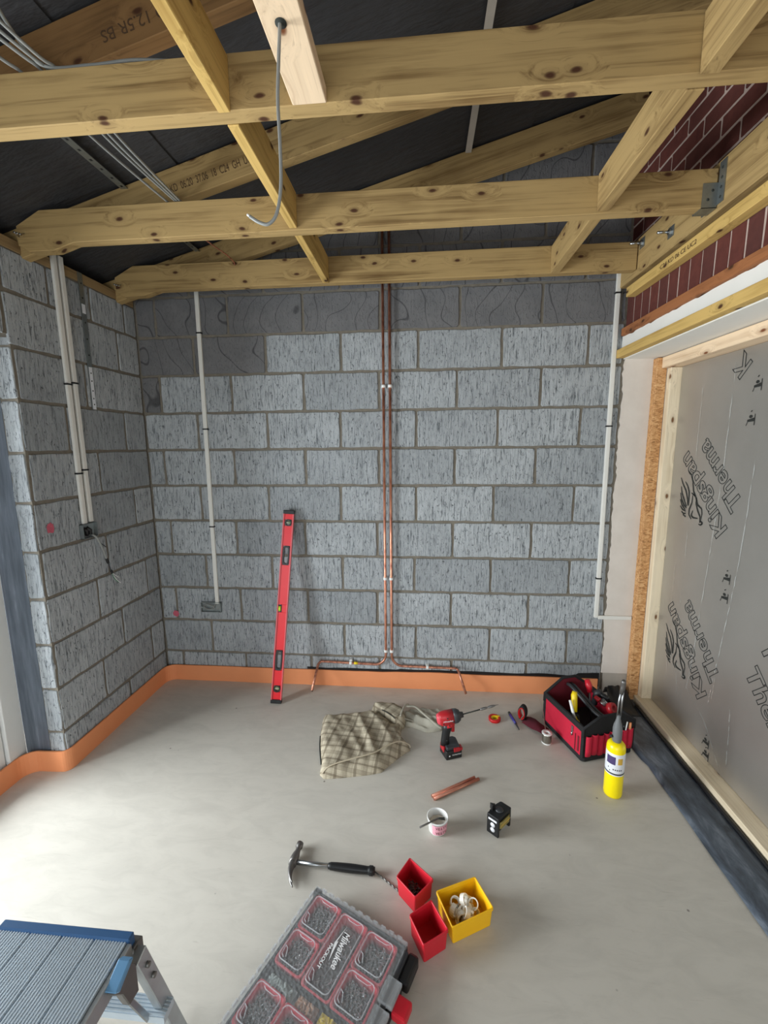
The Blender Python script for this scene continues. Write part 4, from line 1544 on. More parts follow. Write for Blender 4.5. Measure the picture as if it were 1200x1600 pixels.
ol = [(1.168, -0.365), (1.183, -0.495), (1.207, -0.61), (1.244, -0.735), (1.246, -0.785), (1.274, -0.813), (1.358, -0.799), (1.489, -0.77), (1.542, -0.752), (1.592, -0.688), (1.634, -0.634), (1.682, -0.588), (1.672, -0.561), (1.641, -0.524), (1.624, -0.47), (1.630, -0.389), (1.612, -0.325), (1.560, -0.290), (1.475, -0.300), (1.341, -0.325), (1.24, -0.345)]
tr = empty('plaid_trousers', (1.42, -0.54, 0), 'crumpled beige and brown checked trousers on the floor, left of the drill', 'trousers')
o = cloth_mound('checked_leg', ol, 0.050, 'plaid', wr1, (1.42, -0.53), uvrot=R(8), parent=None)
attach(o, tr)
# upper flap of the waist
ol2 = [(1.44, -0.272), (1.50, -0.262), (1.575, -0.268), (1.635, -0.31), (1.655, -0.36), (1.640, -0.42), (1.595, -0.425), (1.53, -0.37)]
o = cloth_mound('checked_flap', ol2, 0.020, 'plaid', lambda x, y: 0.05 + 0.005 * mnoise.noise(Vector((x * 20, y * 20, 5))), (1.56, -0.34), nring=10, nseg=50, uvrot=R(38))
attach(o, tr)


def wr2(x, y):
    return 0.034 * mnoise.noise(Vector((x * 8 + y * 10, y * 26 + x * 12, 3.3))) + 0.009 * mnoise.noise(Vector((x * 30, y * 34, 2)))


ol3 = [(1.622, -0.325), (1.655, -0.275), (1.762, -0.255), (1.850, -0.262), (1.872, -0.307), (1.850, -0.420), (1.81, -0.435), (1.761, -0.440), (1.692, -0.405), (1.645, -0.400)]
o = cloth_mound('turned_out_leg', ol3, 0.035, 'grey_cloth', wr2, (1.76, -0.32), nring=14, nseg=70)
attach(o, tr)
o['label'] = 'grey green inside-out leg, twisted'
b = MB()
b.tube(smooth_path([(1.650, -0.29, 0.055), (1.70, -0.30, 0.062), (1.755, -0.35, 0.050), (1.81, -0.405, 0.038), (1.85, -0.425, 0.02)]), 0.008, 8, flat=0.6)
b.tube(smooth_path([(1.628, -0.38, 0.045), (1.66, -0.375, 0.030), (1.70, -0.372, 0.02)]), 0.004, 6)
b.tube(smooth_path([(1.62, -0.405, 0.07), (1.63, -0.36, 0.078), (1.645, -0.31, 0.075), (1.66, -0.275, 0.06)]), 0.005, 8)
attach(b.build('waistband', 'grey_cloth', None, origin=(1.65, -0.33, 0.05)), tr)
b = MB()
hem = [(1.262, -0.800, 0.020), (1.30, -0.775, 0.044), (1.40, -0.735, 0.056), (1.50, -0.690, 0.058), (1.56, -0.635, 0.058), (1.62, -0.590, 0.052), (1.672, -0.575, 0.026), (1.680, -0.583, 0.014)]
b.tube(smooth_path(hem), 0.0032, 8)
attach(b.build('hem', 'piping', None, origin=(1.4, -0.73, 0.05)), tr)
b = MB()
b.tube(smooth_path([(1.187, -0.52, 0.006), (1.206, -0.61, 0.006), (1.240, -0.725, 0.006)]), 0.003, 6)
b.tube(smooth_path([(1.51, -0.35, 0.066), (1.55, -0.385, 0.070), (1.592, -0.425, 0.066)]), 0.0025, 6)
attach(b.build('seam', 'bristle', None, origin=(1.2, -0.6, 0.012)), tr)['label'] = 'dark seam edge'

# ------------------------------------------------------------------ impact driver
DM = frame((1.885, -0.592, 0.0), (0.934, 0.358, 0), (-0.358, 0.934, 0), (0, 0, 1))
DM2 = frame((1.862, -0.60, 0.0), (0.985, 0.174, 0), (-0.174, 0.985, 0), (0, 0, 1))
dr = empty('impact_driver', (1.885, -0.592, 0), 'red and black cordless impact driver standing on its battery beside the trousers', 'power tool')


def dpart(b, name, mat, bevel=0.0, seg=2, label=None):
    o = attach(b.build(name, mat, None, bevel=bevel, origin=(1.885, -0.592, 0.1), bseg=seg), dr)
    if label: o['label'] = label
    return o


b = MB()
b.prism([(-0.040, -0.044), (0.046, -0.044), (0.050, 0.030), (0.038, 0.048), (-0.030, 0.048), (-0.044, 0.030)], 0.001, 0.048, mat=DM)
bat = dpart(b, 'battery', 'black', 0.004)
b = MB()
b.prism([(-0.034, -0.038), (0.036, -0.040), (0.044, 0.028), (0.030, 0.042), (-0.026, 0.042), (-0.036, 0.026)], 0.046, 0.066, mat=DM)
dpart(b, 'handle_foot', 'charcoal', 0.005)
b = MB()
b.prism([(0.000, -0.047), (0.034, -0.047), (0.030, -0.030), (0.004, -0.030)], 0.040, 0.060, mat=DM)
b.prism([(-0.046, -0.020), (-0.036, -0.020), (-0.036, 0.030), (-0.046, 0.022)], 0.030, 0.060, mat=DM)
b.prism([(0.034, -0.046), (0.049, -0.044), (0.050, -0.015), (0.040, -0.015)], 0.042, 0.056, mat=DM)
dpart(b, 'release_button', 'tool_red', 0.002)
b = MB()
prev = None
secs = [(0.058, -0.004, 0.019, 0.024), (0.085, -0.004, 0.0165, 0.021), (0.12, 0.000, 0.017, 0.021), (0.150, 0.006, 0.020, 0.024), (0.178, 0.012, 0.024, 0.028)]
vs, fs = [], []
for z_, xc, ry, rx in secs:
    for k in range(18):
        a = 2 * PI * k / 18
        vs.append(DM2 @ Vector((xc + rx * math.cos(a), ry * math.sin(a), z_)))
for i in range(len(secs) - 1):
    for k in range(18):
        fs.append((i * 18 + k, i * 18 + (k + 1) % 18, (i + 1) * 18 + (k + 1) % 18, (i + 1) * 18 + k))
b.faces(vs, fs + [tuple(range(18)), tuple(range(72, 90))], smooth=True)
dpart(b, 'handle', 'black')
HZ = 0.205
HT = R(7)


def hp(x, y, z):  # head frame tilted slightly
    return DM2 @ Vector((x * math.cos(HT) - z * math.sin(HT), y, HZ + z * math.cos(HT) + x * math.sin(HT)))


def hsec(b, secs, seg=20, mi=0):
    vs, fs = [], []
    for x, ry, rz, dz in secs:
        for k in range(seg):
            a = 2 * PI * k / seg
            ey = math.copysign(abs(math.cos(a)) ** 0.7, math.cos(a))
            ez = math.copysign(abs(math.sin(a)) ** 0.7, math.sin(a))
            vs.append(hp(x, ry * ey, dz + rz * ez))
    for i in range(len(secs) - 1):
        for k in range(seg):
            fs.append((i * seg + k, i * seg + (k + 1) % seg, (i + 1) * seg + (k + 1) % seg, (i + 1) * seg + k))
    b.faces(vs, fs + [tuple(range(seg)), tuple(range((len(secs) - 1) * seg, len(secs) * seg))], mi, smooth=True)


b = MB()
hsec(b, [(-0.038, 0.020, 0.024, 0.002), (-0.030, 0.027, 0.032, 0.000), (0.0, 0.030, 0.036, 0), (0.040, 0.030, 0.034, 0.002)])
hsec(b, [(-0.004, 0.026, 0.020, -0.030), (0.030, 0.026, 0.018, -0.030), (0.036, 0.020, 0.014, -0.030)])
dpart(b, 'motor_housing', 'tool_red')
b = MB()
hsec(b, [(-0.048, 0.014, 0.018, 0.002), (-0.044, 0.020, 0.024, 0.002), (-0.036, 0.023, 0.028, 0.001), (-0.030, 0.024, 0.029, 0.0)])
dpart(b, 'rear_cap', 'pink_red', label='lighter red cap')
b = MB()
hsec(b, [(0.036, 0.031, 0.034, 0.003), (0.056, 0.029, 0.032, 0.003), (0.070, 0.022, 0.024, 0.003), (0.074, 0.014, 0.014, 0.003), (0.088, 0.012, 0.012, 0.003)])
dpart(b, 'nose_cone', 'charcoal')
b = MB()
b.box((0.026, -0.008, 0.128), (0.044, 0.008, 0.158), mat=DM2)
dpart(b, 'trigger', 'tool_red', 0.004)
b = MB()
for (x, z_) in ((-0.020, -0.012), (0.008, -0.026), (0.030, -0.008), (0.002, 0.016)):
    b.tube([hp(x, -0.0295, z_), hp(x, -0.0325, z_)], 0.0035, 8)
b.box((-0.002, -0.0225, 0.092), (0.002, -0.018, 0.096), mat=DM2)
dpart(b, 'screw', 'bristle')
up = (hp(0, 0, 1) - hp(0, 0, 0)).normalized()
fx = (hp(1, 0, 0) - hp(0, 0, 0)).normalized()
text('brand_lettering', 'Milwaukee', 0.013, hp(-0.022, -0.0318, -0.003), fx, up, 'white_ink', dr, width=0.050, shear=0.3)
bx = Vector((0.934, 0.358, 0))
text('battery_lettering', 'M18 REDLITHIUM', 0.009, DM @ Vector((-0.008, -0.0446, 0.022)), bx, (0, 0, 1), 'white_ink', dr, width=0.048)
b = MB()
b.tube([DM @ Vector((-0.022, -0.044, 0.022)), DM @ Vector((-0.022, -0.0448, 0.022))], 0.004, 10)
dpart(b, 'battery_dot', 'white_ink')
# drill bit held in the chuck
a0 = hp(0.080, 0, 0.003)
dd = (Vector((2.125, -0.575, 0.276)) - a0)
bl = dd.length
dd.normalize()
bitobj = empty('drill_bit', a0, 'long thin dark drill bit held in the red driver', 'drill bit')
b = MB()
b.tube([a0, a0 + dd * bl * 0.52], 0.0032, 8)
o = attach(b.build('shank', 'bristle', None, origin=a0), bitobj)
b = MB()
pts = [a0 + dd * bl * t for t in (0.50, 0.53, 0.60, 0.66, 0.69, 0.71, 0.74, 0.82, 0.88, 0.92, 1.0)]
b.tube(pts, [0.0035, 0.006, 0.0065, 0.006, 0.0035, 0.0035, 0.006, 0.0062, 0.0045, 0.002, 0.0008], 8)
o = attach(b.build('cutting_spur', 'dark_steel', None, origin=pts[0]), bitobj)

# ------------------------------------------------------------------ small things on the floor
e = empty('tape_roll', (2.158, -0.300, 0), 'small roll of red tape lying on the floor, right of the drill', 'tape')
b = MB()
b.lathe([(0.020, 0.001), (0.033, 0.001), (0.034, 0.017), (0.020, 0.017), (0.020, 0.001)], (2.158, -0.300, 0), 32)
attach(b.build('red_tape', 'tape_red', None, origin=(2.158, -0.300, 0)), e)
b = MB()
b.lathe([(0.016, 0.001), (0.0198, 0.001), (0.0198, 0.0165), (0.016, 0.0165), (0.016, 0.001)], (2.158, -0.300, 0), 32)
b.box((2.164, -0.292, 0.0166), (2.188, -0.282, 0.0185))
attach(b.build('yellow_core', 'tool_yellow', None, origin=(2.158, -0.300, 0)), e)
e = empty('marker_pen', (2.265, -0.30, 0), 'dark blue marker pen lying on the floor by the red tape', 'pen')
for nm, mt, a, c, r0, r1 in (('barrel', 'blue_pen', (2.256, -0.255, 0.0085), (2.270, -0.335, 0.0085), 0.008, 0.007), ('tip_cap', 'charcoal', (2.270, -0.335, 0.0085), (2.278, -0.385, 0.007), 0.0055, 0.003), ('end_cap', 'bristle', (2.252, -0.235, 0.0085), (2.256, -0.256, 0.0085), 0.0075, 0.008)):
    b = MB()
    b.tube([a, c], [r0, r1], 14)
    attach(b.build(nm, mt, None, origin=a), e)

e = empty('hook_strap', (2.34, -0.33, 0), 'maroon and black hook-and-loop strap, half rolled, beside the solder reel', 'strap')


def ribbon(pts, w_, th_, name, mt):
    """pts: (x,y,z) centre line; ribbon width w_ along the given side vectors"""
    b = MB()
    vs, fs = [], []
    for (p, s_) in pts:
        p, s_ = Vector(p), Vector(s_).normalized()
        vs += [p - s_ * w_ / 2, p + s_ * w_ / 2]
    for i in range(len(pts) - 1):
        fs.append((2 * i, 2 * i + 1, 2 * i + 3, 2 * i + 2))
    b.faces(vs, fs, smooth=True)
    o = b.build(name, mt, None, origin=pts[0][0])
    m_ = o.modifiers.new('solid', 'SOLIDIFY')
    m_.thickness = th_
    m_.offset = 0
    return o


ring = []
side = Vector((0.55, 0.83, 0))
ax_ = Vector((0.83, -0.55, 0)) * 0.020
for k in range(19):
    a = -PI * 0.5 + 2 * PI * k / 18 * 0.93
    c = Vector((2.318, -0.285, 0.047))
    p = c + ax_ * math.cos(a) + Vector((0, 0, 1)) * 0.040 * math.sin(a)
    ring.append((p, side))
ribbon0 = [((2.425, -0.405, 0.012), (0.5, 0.86, 0.0)), ((2.385, -0.375, 0.022), (0.5, 0.86, 0.1)), ((2.365, -0.355, 0.024), (0.5, 0.86, 0.4)), ((2.345, -0.325, 0.018), (0.52, 0.84, 0.3)), ((2.325, -0.295, 0.009), (0.55, 0.83, 0.0))]
attach(ribbon([(p, s_) for p, s_ in ribbon0], 0.066, 0.003, 'flat_tail', 'velcro'), e)
attach(ribbon(ring, 0.036, 0.006, 'rolled_end', 'black_fabric'), e)
ring2 = [(Vector((2.318, -0.285, 0.047)) + (p - Vector((2.318, -0.285, 0.047))) * 0.86 - side * 0.002, s_) for p, s_ in ring]
attach(ribbon(ring2, 0.040, 0.003, 'red_lining', 'tape_red'), e)['label'] = 'bright red inner face'

e = empty('solder_reel', (2.402, -0.470, 0), 'small silver reel of solder standing on the floor with its end sticking up', 'solder reel')
b = MB()
b.lathe([(0.0255, 0.001), (0.0255, 0.004), (0.022, 0.005), (0.022, 0.054), (0.0265, 0.055), (0.0265, 0.058), (0.008, 0.058), (0.008, 0.020)], (2.402, -0.470, 0), 28)
attach(b.build('reel', 'white', None, origin=(2.402, -0.470, 0)), e)
b = MB()
prof = []
for i in range(24):
    prof += [(0.0225, 0.006 + i * 0.0019), (0.0240, 0.006 + i * 0.0019 + 0.00095)]
b.lathe(prof, (2.402, -0.470, 0), 28)
attach(b.build('wound_solder', 'solder', None, origin=(2.402, -0.470, 0)), e)
b = MB()
b.tube(smooth_path([(2.402, -0.446, 0.050), (2.406, -0.40, 0.075), (2.414, -0.34, 0.10), (2.414, -0.28, 0.118), (2.400, -0.25, 0.128)]), 0.0017, 6)
attach(b.build('solder_end', 'solder', None, origin=(2.402, -0.449, 0.044)), e)

# two short copper offcuts side by side
ug = 'copper offcuts side by side on the floor'
dv = Vector((2.009 - 1.788, -0.757 + 0.893, 0)).normalized()
nv = Vector((-dv.y, dv.x, 0))
for k, lab in ((0, 'front one of two short copper pipe offcuts on the floor'), (1, 'rear one of two short copper pipe offcuts on the floor')):
    off = nv * (0.0085 if k else -0.0075)
    p = Vector((1.790, -0.888, 0.0078)) + off
    q = Vector((2.006, -0.757, 0.0078)) + off - dv * (0.012 if k else 0)
    e = empty('copper_offcut', p, lab, 'pipe', ug)
    b = MB()
    Lp = (q - p).length
    b.lathe([(0.0065, 0.0), (0.0075, 0.0), (0.0075, Lp), (0.0065, Lp), (0.0065, 0.0)], (0, 0, 0), 18, mat=frame(p, nv, Vector((0, 0, 1)), nv.cross(Vector((0, 0, 1)))))
    attach(b.build('pipe_wall', 'copper_bright', None, origin=p), e)

# tub of flux with a brush
tc = Vector((1.805, -1.040, 0))
e = empty('flux_tub', tc, 'small white tub with pink lettered label and paste inside, on the floor', 'tub')
b = MB()
b.lathe([(0.0, 0.001), (0.034, 0.001), (0.036, 0.004), (0.0405, 0.056), (0.0435, 0.057), (0.0435, 0.063), (0.040, 0.063), (0.039, 0.055), (0.035, 0.012), (0.0, 0.012)], tc, 40)
attach(b.build('tub_body', 'white', None, origin=tc), e)
b = MB()
ang0, ang1 = R(-125), R(-5)
vs, fs = [], []
for i in range(25):
    a = ang0 + (ang1 - ang0) * i / 24
    for r_, z_ in ((0.0374, 0.008), (0.0410, 0.052)):
        vs.append((tc.x + r_ * math.cos(a), tc.y + r_ * math.sin(a), z_))
for i in range(24):
    fs.append((2 * i, 2 * i + 2, 2 * i + 3, 2 * i + 1))
b.faces(vs, fs, smooth=True)
attach(b.build('label', 'pink', None, origin=tc, recalc=False), e)


def wrap_text(s_, size, c, r0, slope, zc, a_mid, step, mat, parent, name='lettering', k_=1.0):
    n = len(s_)
    for i, chx in enumerate(s_):
        if chx == ' ': continue
        a = a_mid + (i - (n - 1) / 2) * step
        r_ = r0 + slope * zc + 0.0006
        pos = Vector((c[0] + r_ * math.cos(a), c[1] + r_ * math.sin(a), c[2] + zc))
        xd = Vector((-math.sin(a), math.cos(a), 0))
        text(name, chx, size, pos - xd * size * 0.3, xd, (0, 0, 1), mat, parent)


wrap_text('VESTY', 0.015, tc, 0.0368, 0.082, 0.036, R(-68), R(15), 'maroon_ink', e)
wrap_text('VESTY', 0.015, tc, 0.0368, 0.082, 0.013, R(-68), R(15), 'maroon_ink', e)
b = MB()
vs, fs = [], []
for i in range(13):
    for j in range(28):
        r_ = 0.0355 * i / 12
        a = 2 * PI * j / 28
        x, y = r_ * math.cos(a), r_ * math.sin(a)
        z_ = 0.030 + 0.5 * max(0, x * 0.7 + y * 0.5) * 0.6 + 0.006 * mnoise.noise(Vector((x * 90, y * 90, 1)))
        vs.append((tc.x + x, tc.y + y, z_))
for i in range(12):
    for j in range(28):
        fs.append((i * 28 + j, i * 28 + (j + 1) % 28, (i + 1) * 28 + (j + 1) % 28, (i + 1) * 28 + j))
b.faces(vs, fs, smooth=True)
attach(b.build('paste', 'paste', None, origin=tc, recalc=False), e)
e2 = empty('flux_brush', (1.80, -1.05, 0.05), 'little brush with a grey handle resting in the white tub', 'brush')
b = MB()
b.tube([(1.732, -1.108, 0.072), (1.810, -1.044, 0.058)], 0.0034, 8)
attach(b.build('handle', 'dark_steel', None, origin=(1.732, -1.108, 0.07)), e2)
b = MB()
b.tube([(1.808, -1.0455, 0.058), (1.833, -1.038, 0.050)], [0.005, 0.007], 8, flat=0.6)
attach(b.build('bristles', 'bristle', None, origin=(1.81, -1.045, 0.056)), e2)

# laser box
LMx = frame((2.056, -1.022, 0), (0.80, 0.60, 0), (-0.60, 0.80, 0), (0, 0, 1))
# left face looks towards the lower left of the photo, right face towards lower right
e = empty('laser_level', (2.056, -1.022, 0), 'black cross-line laser level with two round white windows, standing on the floor', 'laser level')
O = Vector((2.046, -1.066, 0))
a1 = Vector((-0.036, 0.030, 0))
a2 = Vector((0.066, 0.066, 0))
LMx = frame(O, a2, a1, (0, 0, 1))
L2, L1 = a2.length, a1.length + 0.006


def lpart(b, name, mt, bevel=0.0, label=None):
    o = attach(b.build(name, mt, None, bevel=bevel, origin=O), e)
    if label: o['label'] = label
    return o


b = MB()
# side profile seen on the left face, extruded along a2
b.box((0.0, 0.0, 0.001), (0.010, L1, 0.088), mat=LMx)
b.box((L2 - 0.012, 0.003, 0.001), (L2, L1 - 0.003, 0.086), mat=LMx)
b.prism([(0.008, 0.004), (L2 - 0.008, 0.004), (L2 - 0.008, L1 - 0.004), (0.008, L1 - 0.004)], 0.022, 0.080, mat=LMx)
lpart(b, 'casing', 'black', 0.003)
b = MB()
b.prism([(0.004, 0.001), (0.004, L1 - 0.002), (L2 * 0.45, L1 + 0.006), (L2 - 0.004, L1 - 0.002), (L2 - 0.004, 0.001)], 0.080, 0.087, mat=LMx)
b.prism([(0.020, L1 - 0.010), (0.040, L1 - 0.010), (0.030, L1 + 0.008)], 0.086, 0.112, mat=LMx)
lpart(b, 'top_guard', 'black', 0.002)
b = MB()
b.lathe([(0.0, 0.0), (0.016, 0.0), (0.016, 0.005), (0.010, 0.008), (0.0, 0.008)], (L2 * 0.48, L1 * 0.5, 0.086), 24, mat=LMx)
lpart(b, 'dial', 'charcoal')
b = MB()
for z_ in (0.026, 0.048):
    b.lathe([(0.0, 0), (0.0100, 0), (0.0100, 0.0015), (0.0, 0.0015)], (0, 0, 0), 20, mat=LMx @ Matrix.Translation((0.0002, L1 * 0.48, z_)) @ Matrix.Rotation(R(-90), 4, 'Y'))
b.box((-0.0016, L1 * 0.15, 0.066), (0.0, L1 * 0.85, 0.074), mat=LMx)
lpart(b, 'window', 'label_white', label='round white windows')
b = MB()
b.prism([(0.012, 0.002), (0.022, -0.003), (L2 - 0.022, -0.003), (L2 - 0.012, 0.002)], 0.036, 0.066, mat=LMx)
lpart(b, 'olive_panel', 'olive', 0.001)
b = MB()
b.box((0.014, -0.0034, 0.050), (L2 - 0.016, -0.003, 0.054), mat=LMx)
lpart(b, 'panel_stripe', 'label_gold')

# claw hammer
e = empty('claw_hammer', (1.262, -1.243, 0), 'claw hammer with steel shaft and black ribbed rubber grip lying on the floor', 'hammer')
hA, hB = Vector((1.262, -1.240, 0.018)), Vector((1.566, -1.250, 0.017))
hd = (hB - hA).normalized()
hn = Vector((-hd.y, hd.x, 0))
b = MB()
b.tube([hA, hA + hd * 0.155], [0.0085, 0.008], 14)
attach(b.build('shaft', 'steel', None, origin=hA), e)
b = MB()
prof, pts, rad = None, [], []
gl = 0.175
for i in range(46):
    t = i / 45
    pts.append(hA + hd * (0.130 + gl * t))
    base = 0.0125 + 0.0025 * math.sin(PI * min(1, t * 1.1)) + (0.0035 if t > 0.88 else 0)
    if t < 0.03: base *= 0.85
    if t > 0.97: base *= 0.8
    rad.append(base - (0.0008 if (i % 2 and t < 0.85) else 0))
b.tube(pts, rad, 16, flat=1.0)
attach(b.build('rubber_grip', 'black', None, origin=hA), e)
b = MB()
# head: from the striking face (away) to the split claw (towards the camera)
c = hA + hd * (-0.004)
head = [(0.076, 0.0, 0.0135), (0.060, 0.0, 0.0140), (0.056, 0.0, 0.0100), (0.042, 0.0, 0.0105), (0.030, -0.001, 0.014), (0.012, -0.003, 0.0165), (-0.012, -0.003, 0.0150)]
b.tube([c + hn * s_ + hd * dx + Vector((0, 0, 0.0)) for s_, dx, r_ in head], [h_[2] for h_ in head], 16)
attach(b.build('hammer_head', 'dark_steel', None, origin=c), e)
for sg in (-1, 1):
    b = MB()
    cl = [(-0.006, -0.003, 0.011), (-0.028, -0.004, 0.0090), (-0.050, 0.001, 0.0070), (-0.070, 0.011, 0.0045), (-0.084, 0.022, 0.0018)]
    b.tube(smooth_path([c + hn * s_ + hd * dx + Vector((0, 0, sg * (0.006 + 0.004 * i / 4))) for i, (s_, dx, r_) in enumerate(cl)], 4), [cl[min(4, int(i / 4))][2] * (1 - (i % 4) / 4) + cl[min(4, int(i / 4) + 1)][2] * ((i % 4) / 4) for i in range(17)], 10)
    attach(b.build('claw', 'dark_steel', None, origin=c), e)

# long drill bit between hammer and bin
b = MB()
p, q = Vector((1.560, -1.236, 0.004)), Vector((1.662, -1.306, 0.004))
b.tube([p, p + (q - p) * 0.3], 0.0022, 8)
n = 34
vs = []
dq = (q - p)
a_ = dq.normalized()
s1 = Vector((-a_.y, a_.x, 0))
s2 = Vector((0, 0, 1))
pts = [p + dq * (0.28 + 0.72 * i / n) + (s1 * math.cos(i * 0.9) + s2 * math.sin(i * 0.9)) * 0.0012 for i in range(n + 1)]
b.tube(pts, 0.0026, 6)
tag(b.build('drill_bit', 'dark_steel', origin=p), 'thin steel drill bit lying between hammer grip and red bin', 'drill bit')


# ------------------------------------------------------------------ bins
def bin_box(name, top, h, mat, label, cat, group=None, taper=0.93, lip=0.010, wall=0.0035, z0=0.0, parent=None, round_=0.006):
    c = Vector((sum(p[0] for p in top) / 4, sum(p[1] for p in top) / 4))
    e = empty(name, (c.x, c.y, z0), label, cat, group)

    def ringpts(scale, inset, nr=4):
        pts = [Vector(p) for p in top]
        pts = [c + (p - c) * scale for p in pts]
        out = []
        for i in range(4):
            a, m_, d = pts[i - 1], pts[i], pts[(i + 1) % 4]
            u1, u2 = (a - m_).normalized(), (d - m_).normalized()
            mm = m_ + (u1 + u2) * inset
            r_ = round_
            for k in range(nr + 1):
                t = k / nr
                A, B, C_ = mm + u1 * r_, mm, mm + u2 * r_
                out.append((A * (1 - t) ** 2 + B * 2 * t * (1 - t) + C_ * t * t))
        return out
    b = MB()
    rings = [(taper, 0.0, 0.001), (1 - (1 - taper) * 0.12, 0.0, h - lip), (1.0, -0.0018, h - lip), (1.0, -0.0018, h), (1.0, wall - 0.0018, h), (1.0 - (1 - taper) * 0.1, wall, h - lip), (taper, wall, 0.005)]
    vs = []
    n = 20
    for sc_, ins, z_ in rings:
        for p in ringpts(sc_, ins):
            vs.append((p.x, p.y, z0 + z_))
    fs = []
    for i in range(len(rings) - 1):
        for k in range(n):
            fs.append((i * n + k, i * n + (k + 1) % n, (i + 1) * n + (k + 1) % n, (i + 1) * n + k))
    fs += [tuple(range(n))[::-1], tuple(range((len(rings) - 1) * n, len(rings) * n))]
    b.faces(vs, fs)
    o = attach(b.build('bin_shell', mat, None, bevel=0.0006, origin=(c.x, c.y, z0), bseg=1), e)
    return e


LB = 'loose bins on the floor'
bin_box('storage_bin', [(1.652, -1.312), (1.718, -1.376), (1.779, -1.311), (1.696, -1.240)], 0.074, 'bin_red', 'red plastic bin holding dark screws, nearest the hammer', 'bin', LB)
bin_box('storage_bin', [(1.701, -1.433), (1.746, -1.514), (1.822, -1.466), (1.771, -1.382)], 0.074, 'bin_red', 'empty red plastic bin between the other bins and the organiser case', 'bin', LB)
bin_box('storage_bin', [(1.790, -1.350), (1.836, -1.456), (1.973, -1.388), (1.926, -1.290)], 0.072, 'bin_yellow', 'square yellow plastic bin full of white pipe clips', 'bin', LB, taper=0.94)


def heap(name, pts_fn, n, mat, label, cat, zbase, maker, seed):
    rnd = random.Random(seed)
    b = MB()
    for i in range(n):
        maker(b, pts_fn(rnd), rnd, zbase)
    o = b.build(name, mat)
    return tag(o, label, cat, None, 'stuff')


def screw_maker(L_=0.022, r_=0.0018, hr=0.0038, dz=0.014):
    def f(b, p, rnd, zb):
        a = rnd.uniform(0, 2 * PI)
        e_ = rnd.uniform(-0.35, 0.5)
        d = Vector((math.cos(a) * math.cos(e_), math.sin(a) * math.cos(e_), math.sin(e_)))
        c = Vector((p[0], p[1], zb + rnd.uniform(0.3, 1) * dz))
        b.tube([c - d * L_ / 2, c + d * L_ / 2], [0.0005, r_], 6)
        b.tube([c + d * L_ / 2, c + d * (L_ / 2 + 0.002)], [r_, hr], 8)
    return f


def quad_sampler(q, m_=0.14):
    q = [Vector(p) for p in q]

    def f(rnd):
        u, v = rnd.uniform(m_, 1 - m_), rnd.uniform(m_, 1 - m_)
        return (q[0] * (1 - u) + q[1] * u) * (1 - v) + (q[3] * (1 - u) + q[2] * u) * v
    return f


heap('screw_heap', quad_sampler([(1.662, -1.312), (1.718, -1.366), (1.768, -1.311), (1.697, -1.252)], 0.26), 60, 'dark_steel', 'dark screws in the bottom of the first red bin', 'screws', 0.007, screw_maker(dz=0.022), 3)

# white pipe clips in the yellow bin
b = MB()


def clip_mesh(b):
    arc = []
    for k in range(13):
        a = R(-50) + R(280) * k / 12
        arc.append((0.0125 * math.cos(a), 0.0, 0.014 + 0.0125 * math.sin(a)))
    vs, fs = [], []
    for (x, y, z_) in arc:
        rr_ = Vector((x, 0, z_ - 0.014)).normalized()
        for s_, t_ in ((-0.006, -0.0015), (0.006, -0.0015), (0.006, 0.0015), (-0.006, 0.0015)):
            vs.append((x + rr_.x * t_, s_, z_ + rr_.z * t_))
    for i in range(12):
        for k in range(4):
            fs.append((i * 4 + k, i * 4 + (k + 1) % 4, (i + 1) * 4 + (k + 1) % 4, (i + 1) * 4 + k))
    fs += [(0, 1, 2, 3), (48, 49, 50, 51)]
    b.faces(vs, fs, smooth=False)
    b.box((-0.009, -0.007, -0.004), (0.009, 0.007, 0.001))


clip_mesh(b)
me_o = b.build('pipe_clip', 'clip')
qs = [(0.22, 0.28, 0.012), (0.40, 0.20, 0.014), (0.62, 0.24, 0.012), (0.80, 0.30, 0.014), (0.30, 0.50, 0.016), (0.52, 0.45, 0.018), (0.74, 0.52, 0.016), (0.24, 0.74, 0.014), (0.46, 0.72, 0.016), (0.68, 0.78, 0.014), (0.38, 0.36, 0.032), (0.62, 0.40, 0.034), (0.50, 0.60, 0.036), (0.70, 0.62, 0.034)]
rnd = random.Random(12)
Q = [Vector((1.817, -1.354)), Vector((1.848, -1.427)), Vector((1.945, -1.385)), Vector((1.914, -1.316))]
clips_ = []
for i, (u, v, z_) in enumerate(qs):
    o = me_o if i == 0 else me_o.copy()
    if i: COL.objects.link(o)
    p = (Q[0] * (1 - v) + Q[1] * v) * (1 - u) + (Q[3] * (1 - v) + Q[2] * v) * u
    o.location = (p.x, p.y, z_)
    o.scale = (1.25, 1.25, 1.25)
    o.rotation_euler = (rnd.uniform(-1.5, 1.5), rnd.uniform(-0.9, 0.9), rnd.uniform(0, 6.28))
    clips_.append(o)

ordw = ['leftmost', 'second from the left', 'third from the left', 'fourth from the left', 'fifth from the left', 'sixth from the left', 'seventh from the left', 'seventh from the right', 'sixth from the right', 'fifth from the right', 'fourth from the right', 'third from the right', 'second from the right', 'rightmost']


def img_x(p):
    q = cam_o.matrix_basis.inverted() @ Vector(p)
    return q.x / -q.z


for w_, o in zip(ordw, sorted(clips_, key=lambda o_: img_x(o_.location))):
    tag(o, 'white plastic pipe clip in the yellow bin, %s of the heap' % w_, 'pipe clip', 'white pipe clips in the yellow bin')

# ------------------------------------------------------------------ organiser case
CO = Vector((1.385, -1.375, 0))
cu_, cv_ = Vector((0.9099, -0.4149, 0)), Vector((-0.4149, -0.9099, 0))
CM = Matrix.Translation(CO) @ Matrix((cu_, cv_, cu_.cross(cv_))).transposed().to_4x4()


